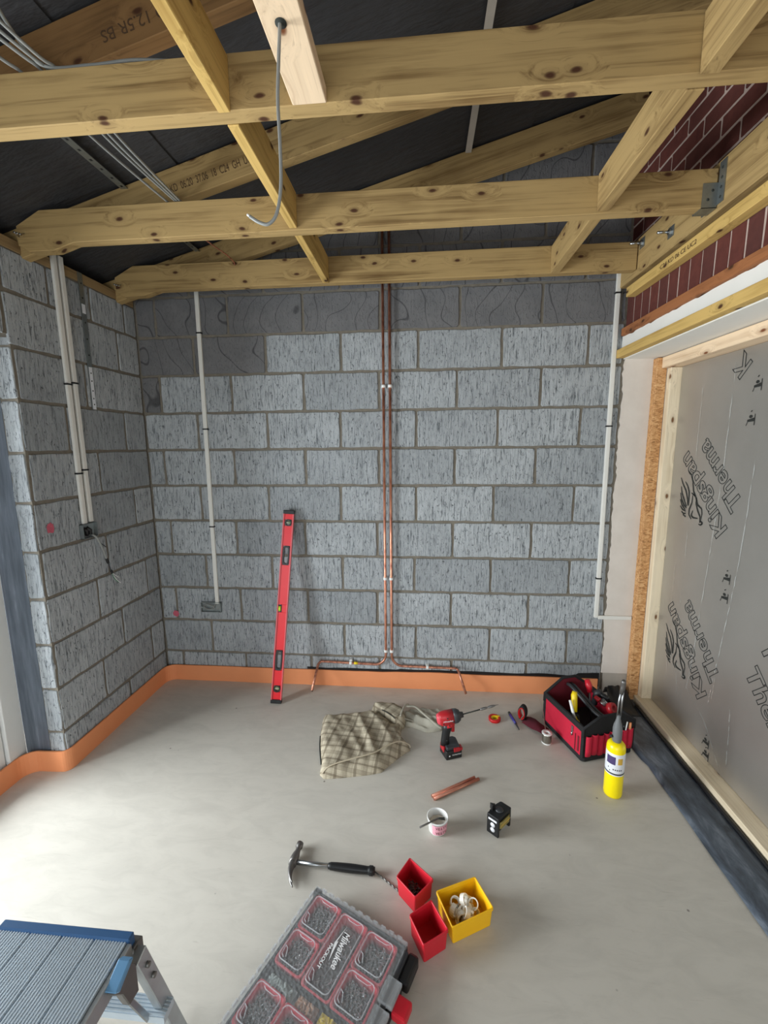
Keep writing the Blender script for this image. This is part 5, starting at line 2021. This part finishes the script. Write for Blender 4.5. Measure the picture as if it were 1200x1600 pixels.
def cp(u, v, z_):
    return CO + cu_ * u + cv_ * v + Vector((0, 0, z_))


def cquad(u0, u1, v0, v1, z0, z1, b, mi=0):
    vs = [cp(u0, v0, z0), cp(u1, v0, z0), cp(u1, v1, z0), cp(u0, v1, z0), cp(u0, v0, z1), cp(u1, v0, z1), cp(u1, v1, z1), cp(u0, v1, z1)]
    b.faces(vs, [(0, 3, 2, 1), (4, 5, 6, 7), (0, 1, 5, 4), (1, 2, 6, 5), (2, 3, 7, 6), (3, 0, 4, 7)], mi)


case = empty('organiser_case', CO, 'large flat organiser case with clear lid and red compartments, in the foreground', 'organiser case')


def cpart(b, name, mat, bevel=0.0, label=None, seg=2):
    o = attach(b.build(name, mat, None, bevel=bevel, origin=CO, bseg=seg), case)
    if label: o['label'] = label
    return o


U, V = 0.335, 0.505
b = MB()
cquad(-0.004, U + 0.012, -0.002, V, 0.002, 0.007, b)
cquad(-0.006, 0.002, -0.002, V, 0.002, 0.058, b)
cquad(U - 0.004, U + 0.014, 0.004, V, 0.002, 0.056, b)
cquad(-0.004, U + 0.006, -0.006, 0.002, 0.002, 0.058, b)
cquad(-0.004, U + 0.006, V - 0.008, V, 0.002, 0.058, b)
cpart(b, 'tray', 'charcoal', 0.003)
b = MB()
cquad(U + 0.012, U + 0.045, -0.006, 0.075, 0.010, 0.050, b)
cquad(U + 0.012, U + 0.030, 0.075, 0.42, 0.010, 0.046, b)
cquad(-0.016, 0.012, -0.014, 0.012, 0.004, 0.062, b)
cpart(b, 'corner_bumper', 'black', 0.008)
b = MB()
cquad(U + 0.030, U + 0.074, 0.100, 0.150, 0.022, 0.050, b)
cpart(b, 'latch', 'red', 0.006, 'red latch')
# lid
b = MB()
cquad(-0.010, U + 0.004, -0.008, V, 0.0660, 0.0684, b)
cquad(-0.012, -0.009, -0.008, V, 0.050, 0.0684, b)
cquad(-0.010, U + 0.004, -0.010, -0.007, 0.050, 0.0684, b)
cquad(U + 0.002, U + 0.005, -0.006, V, 0.050, 0.0684, b)
cpart(b, 'clear_lid', 'lid')
b = MB()
comps = [(0.012, 0.098, 0.014, 0.106), (0.014, 0.096, 0.128, 0.212), (0.120, 0.202, 0.018, 0.218), (0.222, 0.309, 0.020, 0.114), (0.222, 0.310, 0.132, 0.218), (0.012, 0.096, 0.278, 0.372), (0.114, 0.196, 0.282, 0.372), (0.222, 0.310, 0.282, 0.372)]


def rrect(u0, u1, v0, v1, z_, r_=0.014, n=4):
    out = []
    for (cx_, cy_, a0_) in ((u0 + r_, v0 + r_, PI), (u1 - r_, v0 + r_, 1.5 * PI), (u1 - r_, v1 - r_, 0), (u0 + r_, v1 - r_, 0.5 * PI)):
        for k in range(n + 1):
            a = a0_ + k / n * PI / 2
            out.append(cp(cx_ + r_ * math.cos(a), cy_ + r_ * math.sin(a), z_))
    return out


for (u0, u1, v0, v1) in comps:
    pts = rrect(u0, u1, v0, v1, 0.0695)
    b.tube(pts + [pts[0]], 0.0018, 6)
    b.tube([cp(u0 + 0.004, v1 - 0.034, 0.070), cp(u0 + 0.008, v1 - 0.012, 0.070), cp(u0 + 0.018, v1 - 0.006, 0.070)], 0.0015, 6)
    b.tube([cp(u0 + 0.004, v1 - 0.034, 0.070), cp(u0 + 0.014, v1 - 0.030, 0.070), cp(u0 + 0.024, v1 - 0.010, 0.070)], 0.0015, 6)
    b.tube([cp(u0 + 0.022, v0 + 0.006, 0.070), cp(u0 + 0.030, v0 + 0.010, 0.070), cp(u1 - 0.024, v0 + 0.010, 0.070), cp(u1 - 0.014, v0 + 0.004, 0.070)], 0.0013, 6)
cpart(b, 'lid_moulding', 'lid_rib')
b = MB()
for i in range(17):
    v = 0.01 + i * 0.03
    cquad(-0.016, -0.010, v, v + 0.018, 0.060, 0.068, b)
for i in range(11):
    u = 0.012 + i * 0.029
    cquad(u, u + 0.016, -0.014, -0.009, 0.060, 0.068, b)
cpart(b, 'lid_edge_tab', 'lid_rib')
b = MB()
cquad(U - 0.012, U + 0.034, 0.085, 0.150, 0.0500, 0.0640, b)
cquad(U - 0.012, U + 0.034, 0.160, 0.260, 0.0500, 0.0640, b)
cpart(b, 'lid_hasp', 'lid_rib', 0.003)
# printed name on the lid (reads away from the hinge)
lr = (cp(0.182, 0.155, 0) - cp(0.153, 0.060, 0)).normalized()
tx = Vector((cv_.x * 0.985 + cu_.x * 0.17, cv_.y * 0.985 + cu_.y * 0.17, 0)).normalized()
ty = Vector((-tx.y, tx.x, 0))
text('brand_lettering', 'Milwaukee', 0.030, cp(0.153, 0.060, 0.0690), tx, ty, 'white_ink', case, width=0.100, shear=0.3, bold=0.012)
text('brand_lettering', 'PACKOUT', 0.0135, cp(0.134, 0.106, 0.0690), cv_, Vector((-cv_.y, cv_.x, 0)), 'white_ink', case, width=0.070, bold=0.015)
b = MB()
z_ = 0.0695
for tri in ([(0.1525, 0.045), (0.1435, 0.100), (0.1475, 0.099)], [(0.1435, 0.101), (0.1515, 0.092), (0.1560, 0.150)]):
    b.faces([cp(u, v, z_) for u, v in tri], [(0, 1, 2)])
o = b.build('brand_flash', 'white_ink', case, origin=None)
o.location = -CO
# trays inside the case
IG = 'red compartments in the organiser case'
clabs = ['red compartment of grey screws in the far left corner of the case', 'red compartment of grey screws, second along the left side of the case', 'long red compartment under the white name on the lid', 'red compartment of shiny screws at the far right corner of the case', 'red compartment of dark screws, second along the right side of the case', 'red compartment of dark screws, third along the left side of the case', 'red compartment cut off by the photo edge, middle of the case', 'red compartment cut off by the photo edge, right of the case']
fills = [('steel', 70), ('steel', 70), ('steel', 40), ('steel', 80), ('steel', 70), ('steel', 70), ('dark_steel', 30), ('dark_steel', 30)]
for i, ((u0, u1, v0, v1), lab, (fm_, n_)) in enumerate(zip(comps, clabs, fills)):
    mg = 0.007
    q = [cp(u0 - mg, v0 - mg, 0), cp(u0 - mg, v1 + mg, 0), cp(u1 + mg, v1 + mg, 0), cp(u1 + mg, v0 - mg, 0)]
    bin_box('compartment_bin', [(p.x, p.y) for p in q], 0.052, 'pink_red', lab, 'bin', IG, taper=0.95, z0=0.0075, wall=0.005, round_=0.012)
    mk = screw_maker(0.020, 0.0020, 0.0050, 0.014)
    heap('screw_heap', quad_sampler([(p.x, p.y) for p in q], 0.16 if i != 3 else 0.2), n_, fm_, 'screws lying in the ' + lab.replace(' of grey screws', '').replace(' of shiny screws', '').replace(' of dark screws', ''), 'screws', 0.030, mk, 20 + i)
    b = MB()
    cquad(u0 + 0.004, u1 - 0.004, v0 + 0.004, v1 - 0.004, 0.0135, 0.031, b)
    tag(b.build('screw_bed', 'bristle' if i != 2 else 'dark_steel', bevel=0.003), 'tightly packed lower layer of screws in the ' + lab.replace('red compartment', 'compartment'), 'screws', None, 'stuff')


def plug_maker(L_=0.026, r_=0.004):
    def f(b, p, rnd, zb):
        a = rnd.uniform(0, 2 * PI)
        d = Vector((math.cos(a), math.sin(a), rnd.uniform(-0.1, 0.2)))
        c = Vector((p[0], p[1], zb + rnd.uniform(0.1, 1) * 0.012))
        b.tube([c - d * L_ / 2, c, c + d * L_ / 2], [r_ * 0.8, r_, r_], 6, smooth=False)
    return f


for (u0, u1, v0, v1, mt, lab, n_) in ((0.024, 0.108, 0.247, 0.266, 'skyblue', 'heap of pale grey wall plugs in the case', 50), (0.130, 0.186, 0.247, 0.270, 'tan', 'heap of tan wall plugs in the middle of the case', 36), (0.208, 0.300, 0.247, 0.266, 'tool_yellow', 'heap of bright yellow wall plugs at the right of the case', 60)):
    q = [cp(u0, v0, 0), cp(u0, v1, 0), cp(u1, v1, 0), cp(u1, v0, 0)]
    heap('wall_plug_heap', quad_sampler([(p.x, p.y) for p in q], 0.05), n_, mt, lab, 'wall plugs', 0.046, plug_maker(0.014, 0.0034), int(u0 * 1000))
    b = MB()
    cquad(u0 - 0.006, u1 + 0.006, v0 - 0.008, v1 + 0.006, 0.0075, 0.047, b)
    tag(b.build('wall_plug_bed', mt), 'packed lower layer of the ' + lab, 'wall plugs', None, 'stuff')
b = MB()
cquad(0.018, 0.315, 0.2285, 0.2335, 0.0075, 0.060, b)
cpart(b, 'divider', 'black', 0.002)

# ------------------------------------------------------------------ step platform
st = empty('step_platform', (0.937, -2.12, 0), 'aluminium work platform with blue end cap at the lower left corner of the photo', 'step platform')


def spart(b, name, mat, bevel=0.0, label=None, seg=1):
    o = attach(b.build(name, mat, None, bevel=bevel, origin=(0.937, -2.12, 0.3), bseg=seg), st)
    if label: o['label'] = label
    return o


X0, X1, Yf, Yb, Zt = 0.785, 1.092, -1.850, -2.44, 0.500
b = MB()
bw = (X1 - X0) / 4
for i in range(4):
    xa = X0 + i * bw
    b.box((xa + 0.0022, Yb, Zt - 0.022), (xa + bw - 0.0022, Yf - 0.008, Zt - 0.003))
    nr = 11
    for k in range(nr):
        xr = xa + 0.004 + (bw - 0.0095) * k / (nr - 1)
        b.box((xr - 0.0012, Yb, Zt - 0.003), (xr + 0.0018, Yf - 0.008, Zt - 0.0012))
    for sidex in (xa + 0.0015, xa + bw - 0.0075):
        pass
spart(b, 'deck_board', 'deck')
b = MB()
b.box((X0 - 0.006, Yf - 0.018, Zt - 0.034), (X1 + 0.004, Yf + 0.002, Zt + 0.003))
spart(b, 'end_cap', 'blue_cap', 0.003)
b = MB()
b.box((X1, Yb, Zt - 0.045), (X1 + 0.010, Yf - 0.018, Zt - 0.004))
b.box((X0 - 0.010, Yb, Zt - 0.045), (X0, Yf - 0.018, Zt - 0.004))
b.box((X0, Yf - 0.035, Zt - 0.052), (X1, Yf - 0.019, Zt - 0.024))
spart(b, 'side_rail', 'alu', 0.001)
b = MB()
b.prism([(-1.950, 0.485), (-1.905, 0.505), (-1.885, 0.470), (-1.885, 0.400), (-1.915, 0.405), (-1.930, 0.455)], X1 + 0.012, X1 + 0.030, mat=Matrix(((0, 0, 1, 0), (1, 0, 0, 0), (0, 1, 0, 0), (0, 0, 0, 1))))
b.prism([(-1.865, 0.480), (-1.835, 0.475), (-1.835, 0.430), (-1.855, 0.420)], X1 - 0.020, X1 + 0.012, mat=Matrix(((0, 0, 1, 0), (1, 0, 0, 0), (0, 1, 0, 0), (0, 0, 0, 1))))
spart(b, 'hinge_bracket', 'dark_steel', 0.002)
b = MB()
b.prism([(-1.950, 0.490), (-1.905, 0.509), (-1.893, 0.500), (-1.940, 0.478)], X1 + 0.008, X1 + 0.034, mat=Matrix(((0, 0, 1, 0), (1, 0, 0, 0), (0, 1, 0, 0), (0, 0, 0, 1))))
spart(b, 'blue_hinge_cover', 'pale_blue', 0.002)


def leg(x, p, q, w_, t_, nm='leg', mt='alu'):
    p, q = Vector(p), Vector(q)
    d = (q - p).normalized()
    s_ = Vector((1, 0, 0))
    n_ = d.cross(s_).normalized()
    vs = []
    for base in (p, q):
        for a, c in ((-1, -1), (1, -1), (1, 1), (-1, 1)):
            vs.append(base + s_ * a * t_ / 2 + n_ * c * w_ / 2)
    b = MB()
    b.faces(vs, [(0, 1, 2, 3), (4, 5, 6, 7), (0, 1, 5, 4), (1, 2, 6, 5), (2, 3, 7, 6), (3, 0, 4, 7)])
    return spart(b, nm, mt, 0.002)


for x in (X1 + 0.020, X0 - 0.020):
    l1 = leg(x, (x, -1.868, 0.468), (x, -1.742, 0.012), 0.034, 0.022)
    leg(x, (x, Yb + 0.018, 0.468), (x, Yb - 0.110, 0.012), 0.034, 0.022)
    leg(x - 0.006, (x - 0.016, -1.925, 0.478), (x - 0.016, -1.838, 0.240), 0.014, 0.004, 'brace', 'steel')
    for (yy) in (-1.742, Yb - 0.110):
        b = MB()
        b.box((x - 0.016, yy - 0.024, 0.001), (x + 0.016, yy + 0.024, 0.030))
        spart(b, 'rubber_foot', 'black', 0.003)
b = MB()
b.box((X0 - 0.010, -1.840, 0.232), (X1 + 0.044, -1.800, 0.250))
for k in range(6):
    b.box((X0 - 0.010, -1.838 + k * 0.007, 0.250), (X1 + 0.044, -1.8355 + k * 0.007, 0.2525))
spart(b, 'step_tread', 'deck', 0.0)
b = MB()
for (y, z_) in ((-1.843, 0.379), (-1.857, 0.428), (-1.805, 0.241)):
    b.tube([(X1 + 0.030, y, z_), (X1 + 0.038, y, z_)], 0.006, 10)
spart(b, 'bolt', 'dark_steel')

# ------------------------------------------------------------------ tool bag
BO = Vector((2.676, -0.565, 0))
bu = Vector((0.9475, 0.3197, 0))
bv = Vector((-0.3197, 0.9475, 0))
BM = Matrix.Translation(BO) @ Matrix((bu, bv, Vector((0, 0, 1)))).transposed().to_4x4()
bag = empty('tool_bag', BO, 'open red and black fabric tool bag full of hand tools, in the far right corner', 'tool bag')


def bp_(x, y, z_): return BM @ Vector((x, y, z_))


def bpart(b, name, mat, bevel=0.0, label=None, solid=0):
    o = attach(b.build(name, mat, None, bevel=bevel, origin=BO + Vector((0, 0, 0.1))), bag)
    if solid:
        m_ = o.modifiers.new('solid', 'SOLIDIFY')
        m_.thickness = solid
        m_.offset = 0
    if label: o['label'] = label
    return o


W, D = 0.150, 0.33   # half width, depth


def bquad(b, pts):
    b.faces([bp_(*p) for p in pts], [tuple(range(len(pts)))])


# base
b = MB()
b.prism([(-W + 0.012, 0), (W - 0.012, 0), (W, 0.014), (W, D - 0.014), (W - 0.012, D), (-W + 0.012, D), (-W, D - 0.014), (-W, 0.014)], 0.001, 0.030, mat=BM)
bpart(b, 'base', 'black_fabric', 0.008)
# side panels (red) and end panels (black with red pockets)
tt = 0.010
b = MB()
for sx in (-1, 1):
    x0_, x1_ = sorted((sx * (W - tt), sx * W))
    b.box((x0_, 0.018, 0.028), (x1_, D - 0.018, 0.165), mat=BM)
bpart(b, 'side_panel', 'bag_red', 0.003)
b = MB()
for sx in (-1, 1):
    x0_, x1_ = sorted((sx * (W - tt - 0.002), sx * (W + 0.002)))
    b.box((x0_, 0.0, 0.160), (x1_, D, 0.192), mat=BM)
    for y0_ in (0.0, D - 0.020):
        b.box((x0_, y0_, 0.025), (x1_, y0_ + 0.020, 0.168), mat=BM)
bpart(b, 'side_trim', 'black_fabric', 0.004)
endp = [(-W, 0.028), (W, 0.028), (W, 0.185), (0.055, 0.235), (-0.055, 0.235), (-W, 0.185)]
b = MB()
BX = BM @ Matrix(((1, 0, 0, 0), (0, 0, 1, 0), (0, 1, 0, 0), (0, 0, 0, 1)))
b.prism(endp, 0.0, 0.009, mat=BX)
bpart(b, 'front_panel', 'black_fabric', 0.003)
endb = [(-W, 0.028), (W, 0.028), (W, 0.185), (0.040, 0.262), (-0.040, 0.262), (-W, 0.185)]
b = MB()
b.prism(endb, D - 0.009, D - 0.003, mat=BX)
bpart(b, 'back_panel', 'bag_lining', 0.002, 'dark red lining of the far end')
b = MB()
b.tube([bp_(x, D - 0.006, z_) for x, z_ in [(-W, 0.14), (-W, 0.185), (-0.040, 0.262), (0.040, 0.262), (W, 0.185), (W, 0.14)]], 0.008, 8)
b.tube([bp_(x, 0.005, z_) for x, z_ in [(-W, 0.14), (-W, 0.185), (-0.055, 0.235), (0.055, 0.235), (W, 0.185), (W, 0.14)]], 0.007, 8)
b.prism(endb, D - 0.0025, D + 0.002, mat=BX)
bpart(b, 'edge_binding', 'black_fabric')
# lining inside
b = MB()
b.box((-W + 0.012, 0.011, 0.030), (W - 0.012, D - 0.011, 0.060), mat=BM)
bpart(b, 'bag_floor', 'black_fabric')
# elastic pockets on the near end
npk = 8
pk = []
for i in range(npk):
    x0_ = -W + 0.012 + i * (2 * W - 0.024) / npk
    wpk = (2 * W - 0.024) / npk
    b = MB()
    prof = []
    for k in range(7):
        a = PI * k / 6
        prof.append((x0_ + wpk / 2 - wpk * 0.46 * math.cos(a), -0.001 - 0.012 * math.sin(a)))
    vs = []
    for z_, sc_ in ((0.036, 0.6), (0.07, 1.0), (0.138, 1.0), (0.146, 0.85)):
        for (x, y) in prof:
            vs.append(bp_(x, y * sc_, z_ + 0.004 * math.sin(i * 2.1)))
    fs = []
    for r_ in range(3):
        for k in range(6):
            fs.append((r_ * 7 + k, r_ * 7 + k + 1, (r_ + 1) * 7 + k + 1, (r_ + 1) * 7 + k))
    b.faces(vs, fs, smooth=True)
    bpart(b, 'pocket', 'bag_red', solid=0.002)
# zip pull on the left side
b = MB()
b.box((-W - 0.004, 0.075, 0.120), (-W - 0.001, 0.088, 0.150), mat=BM)
b.tube([bp_(-W - 0.004, 0.082, 0.120), bp_(-W - 0.006, 0.080, 0.100)], 0.004, 8)
bpart(b, 'zip_pull', 'steel')
b = MB()
b.box((-W - 0.003, 0.030, 0.045), (-W, 0.040, 0.125), mat=BM)
b.box((-W - 0.003, 0.055, 0.035), (-W, 0.060, 0.125), mat=BM)
bpart(b, 'zip', 'bag_lining')
# padded carrying handle fallen inside
b = MB()
hpts = smooth_path([bp_(-0.010, D - 0.015, 0.225), bp_(-0.020, D - 0.06, 0.235), bp_(-0.008, D - 0.14, 0.205), bp_(0.012, D - 0.21, 0.170), bp_(0.035, 0.06, 0.165), bp_(0.045, 0.015, 0.205)], 7)
b.tube(hpts, 0.0095, 10)
hpts = [p + Vector((0.022, 0.010, -0.004)) for p in hpts]
b.tube(hpts, 0.0095, 10)
bpart(b, 'carrying_handle', 'charcoal', label='black padded handle')
# ring badge on the near end
b = MB()
ringp = [bp_(0.045 + 0.022 * math.cos(a), -0.003, 0.192 + 0.022 * math.sin(a)) for a in [R(150) + R(170) * k / 12 for k in range(13)]]
b.tube(ringp, 0.002, 6)
bpart(b, 'key_ring', 'steel')


def btool(name, label, cat, parts, group=None):
    e = empty(name, bp_(*parts[0][2][0]), label, cat, group)
    for nm, mt, pts, rad in parts:
        b = MB()
        b.tube([bp_(*p) for p in pts], rad, 12)
        attach(b.build(nm, mt, None, origin=bp_(*pts[0])), e)
    return e


# tools in the bag
btool('snips', 'yellow and black handled snips standing in the tool bag', 'snips', [
    ('handle', 'tool_yellow', [(-0.080, 0.170, 0.275), (-0.084, 0.168, 0.255), (-0.090, 0.155, 0.215), (-0.095, 0.140, 0.180)], [0.012, 0.016, 0.015, 0.011]),
    ('handle', 'tool_yellow', [(-0.105, 0.125, 0.165), (-0.102, 0.118, 0.150), (-0.090, 0.110, 0.140)], [0.006, 0.007, 0.005]),
    ('blade', 'bristle', [(-0.092, 0.130, 0.168), (-0.080, 0.12, 0.09), (-0.075, 0.11, 0.064)], [0.012, 0.010, 0.006])])
btool('white_file', 'white tapered stick standing at the left side of the tool bag', 'stick', [
    ('shaft', 'white', [(-0.122, 0.150, 0.245), (-0.116, 0.130, 0.190), (-0.106, 0.095, 0.110)], [0.007, 0.008, 0.003])])
btool('screwdriver', 'red handled screwdriver poking up at the far right of the tool bag', 'screwdriver', [
    ('handle', 'red', [(0.080, 0.275, 0.262), (0.083, 0.262, 0.235), (0.078, 0.245, 0.200)], [0.014, 0.019, 0.012]),
    ('shaft', 'dark_steel', [(0.078, 0.245, 0.200), (0.06, 0.20, 0.064)], [0.004, 0.004])])
btool('screwdriver', 'orange handled screwdriver in the near end pockets of the tool bag', 'screwdriver', [
    ('handle', 'orange', [(0.112, -0.008, 0.183), (0.112, -0.008, 0.150)], [0.006, 0.007]),
    ('shaft', 'steel', [(0.112, -0.008, 0.150), (0.112, -0.007, 0.05)], [0.003, 0.003])])
btool('pencil', 'white pencil in the near end pockets of the tool bag', 'pencil', [
    ('shaft', 'white', [(0.094, -0.008, 0.190), (0.088, -0.008, 0.145)], [0.003, 0.003]),
    ('tip', 'steel', [(0.088, -0.008, 0.145), (0.084, -0.007, 0.05)], [0.003, 0.002])])
e = empty('pipe_cutter', bp_(0.115, 0.14, 0.17), 'round red and silver pipe cutter on the right edge inside the tool bag', 'pipe cutter')
b = MB()
b.lathe([(0.013, -0.014), (0.028, -0.014), (0.030, 0), (0.028, 0.014), (0.013, 0.014), (0.013, -0.014)], (0, 0, 0), 24, mat=BM @ Matrix.Translation((0.100, 0.105, 0.190)) @ Matrix.Rotation(R(60), 4, 'X') @ Matrix.Rotation(R(20), 4, 'Y'))
attach(b.build('round_body', 'tool_red', None, origin=bp_(0.11, 0.11, 0.175)), e)
b = MB()
for k in range(4):
    b.tube([bp_(0.070 + 0.009 * k, 0.165, 0.205 + 0.002 * k), bp_(0.078 + 0.009 * k, 0.130, 0.190)], 0.0045, 8)
attach(b.build('silver_roller', 'steel', None, origin=bp_(0.08, 0.15, 0.2)), e)
b = MB()
b.tube([bp_(0.062, 0.185, 0.215), bp_(0.070, 0.160, 0.205)], [0.010, 0.014], 12)
attach(b.build('red_knob', 'tool_red', None, origin=bp_(0.06, 0.185, 0.21)), e)
btool('torch_light', 'black pistol shaped tool lying on the right rim of the tool bag', 'hand tool', [
    ('grip', 'charcoal', [(0.085, 0.215, 0.150), (0.094, 0.210, 0.215), (0.102, 0.190, 0.235)], [0.016, 0.018, 0.014]),
    ('barrel', 'black', [(0.096, 0.205, 0.222), (0.118, 0.150, 0.212)], [0.016, 0.013])])

# ------------------------------------------------------------------ yellow gas torch
TC = Vector((2.602, -0.795, 0))
e = empty('gas_torch', TC, 'yellow gas cylinder with a brazing torch head, standing in front of the tool bag', 'gas torch')
b = MB()
b.lathe([(0.0, 0.001), (0.030, 0.001), (0.0365, 0.006), (0.0385, 0.016), (0.0385, 0.238), (0.036, 0.252), (0.028, 0.262), (0.016, 0.266), (0.0, 0.266)], TC, 44)
attach(b.build('gas_cylinder', 'yellow', None, origin=TC), e)
b = MB()
b.lathe([(0.0388, 0.118), (0.0391, 0.119), (0.0391, 0.222), (0.0388, 0.223)], TC, 44)
attach(b.build('label', 'label_white', None, origin=TC), e)['label'] = 'white wrap label'
b = MB()
b.lathe([(0.0393, 0.124), (0.0395, 0.125), (0.0395, 0.130), (0.0393, 0.131)], TC, 44)
attach(b.build('label_stripe', 'charcoal', None, origin=TC), e)
# patches on the label, curved with the cylinder


def patch(angs, zs, r_, name, mt, skew=0.0):
    b = MB()
    vs, fs = [], []
    n_ = 8
    for i in range(n_ + 1):
        t = i / n_
        a = angs[0] + (angs[1] - angs[0]) * t
        z0_ = zs[0] + skew * t
        vs += [(TC.x + r_ * math.cos(a), TC.y + r_ * math.sin(a), z0_), (TC.x + r_ * math.cos(a), TC.y + r_ * math.sin(a), zs[1])]
    for i in range(n_):
        fs.append((2 * i, 2 * i + 2, 2 * i + 3, 2 * i + 1))
    b.faces(vs, fs, smooth=True)
    return attach(b.build(name, mt, None, origin=TC, recalc=False), e)


va = math.atan2(-2.6 - TC.y, 1.73 - TC.x)   # direction towards the camera
patch((va - R(52), va + R(4)), (0.172, 0.210), 0.0393, 'purple_panel', 'label_purple')
patch((va + R(18), va + R(48)), (0.176, 0.206), 0.0393, 'gold_emblem', 'label_gold')
for i in range(5):
    patch((va - R(10) + R(12) * i, va - R(2) + R(12) * i), (0.146, 0.152), 0.0393, 'small_print', 'charcoal')
patch((va - R(40), va - R(34)), (0.150, 0.156), 0.0393, 'small_print', 'charcoal')
patch((va - R(30), va - R(25)), (0.137, 0.142), 0.0393, 'small_print', 'charcoal')
b = MB()
b.lathe([(0.013, 0.262), (0.018, 0.266), (0.019, 0.275), (0.0195, 0.325), (0.017, 0.345), (0.012, 0.360), (0.0085, 0.375), (0.0085, 0.392)], TC, 24)
attach(b.build('torch_body', 'foam_grey', None, origin=TC), e)
b = MB()
b.tube([TC + Vector((-0.019, 0, 0.290)), TC + Vector((-0.030, -0.004, 0.290))], 0.006, 12)
b.tube([TC + Vector((0.016, -0.008, 0.345)), TC + Vector((0.026, -0.012, 0.345))], 0.005, 12)
attach(b.build('control_knob', 'black', None, origin=TC), e)
b = MB()
b.tube([TC + Vector((-0.006, 0, 0.385)), TC + Vector((-0.004, 0.002, 0.45)), TC + Vector((0.004, 0.004, 0.515))], 0.0038, 10)
b.tube([TC + Vector((0.007, 0, 0.385)), TC + Vector((0.009, 0.002, 0.45)), TC + Vector((0.013, 0.004, 0.515))], 0.0038, 10)
attach(b.build('gas_tube', 'steel', None, origin=TC), e)
b = MB()
b.tube([TC + Vector((0.004, 0.003, 0.490)), TC + Vector((0.009, 0.004, 0.520)), TC + Vector((0.010, 0.002, 0.545)), TC + Vector((0.006, -0.006, 0.556))], [0.008, 0.0105, 0.0105, 0.008], 14)
attach(b.build('burner_tip', 'dark_steel', None, origin=TC), e)


# ------------------------------------------------------------------ one mesh per separate piece
def split_pieces(o):
    bm = bmesh.new()
    bm.from_mesh(o.data)
    bm.verts.ensure_lookup_table()
    n = len(bm.verts)
    comp = [-1] * n
    boxes = []
    for v0 in bm.verts:
        if comp[v0.index] >= 0: continue
        k = len(boxes)
        st_ = [v0]
        comp[v0.index] = k
        lo, hi = Vector(v0.co), Vector(v0.co)
        while st_:
            v = st_.pop()
            for i in range(3):
                lo[i] = min(lo[i], v.co[i])
                hi[i] = max(hi[i], v.co[i])
            for e_ in v.link_edges:
                w_ = e_.other_vert(v)
                if comp[w_.index] < 0:
                    comp[w_.index] = k
                    st_.append(w_)
        boxes.append([lo, hi])
    m_ = len(boxes)
    par = list(range(m_))

    def find(a):
        while par[a] != a: a = par[a]
        return a
    for a in range(m_):
        for c in range(a + 1, m_):
            if all(boxes[a][0][i] - 0.0006 <= boxes[c][1][i] and boxes[c][0][i] - 0.0006 <= boxes[a][1][i] for i in range(3)):
                par[find(a)] = find(c)
    roots = sorted(set(find(a) for a in range(m_)))
    if len(roots) < 2:
        bm.free()
        return
    for j, r_ in enumerate(roots):
        b2 = bm.copy()
        b2.verts.ensure_lookup_table()
        bmesh.ops.delete(b2, geom=[v for v in b2.verts if find(comp[v.index]) != r_], context='VERTS')
        me = bpy.data.meshes.new(o.name)
        b2.to_mesh(me)
        b2.free()
        for mt in o.data.materials: me.materials.append(mt)
        if j == 0:
            first = me
        else:
            c = o.copy()
            c.data = me
            COL.objects.link(c)
    bm.free()
    o.data = first


SPLIT = ('side_trim', 'side_panel', 'corner_bumper', 'edge_binding', 'sticker', 'edge_flange', 'release_button', 'side_rail', 'flange', 'grommet',
         'tape_wrap', 'waistband', 'zip', 'bolt', 'control_knob', 'gas_tube', 'window', 'hinge_bracket', 'screw', 'casing', 'top_guard', 'zip_pull',
         'silver_roller', 'carrying_handle', 'lid_hasp', 'nail_hole', 'vial_holder', 'deck_board', 'handle_foot', 'level_body', 'joist_nails_', 'seam', 'box_shell', 'panel_stripe', 'strap_leg', 'motor_housing')
for o in list(S.objects):
    if o.type == 'MESH' and o.parent is not None and o.name.split('.')[0] in SPLIT:
        split_pieces(o)
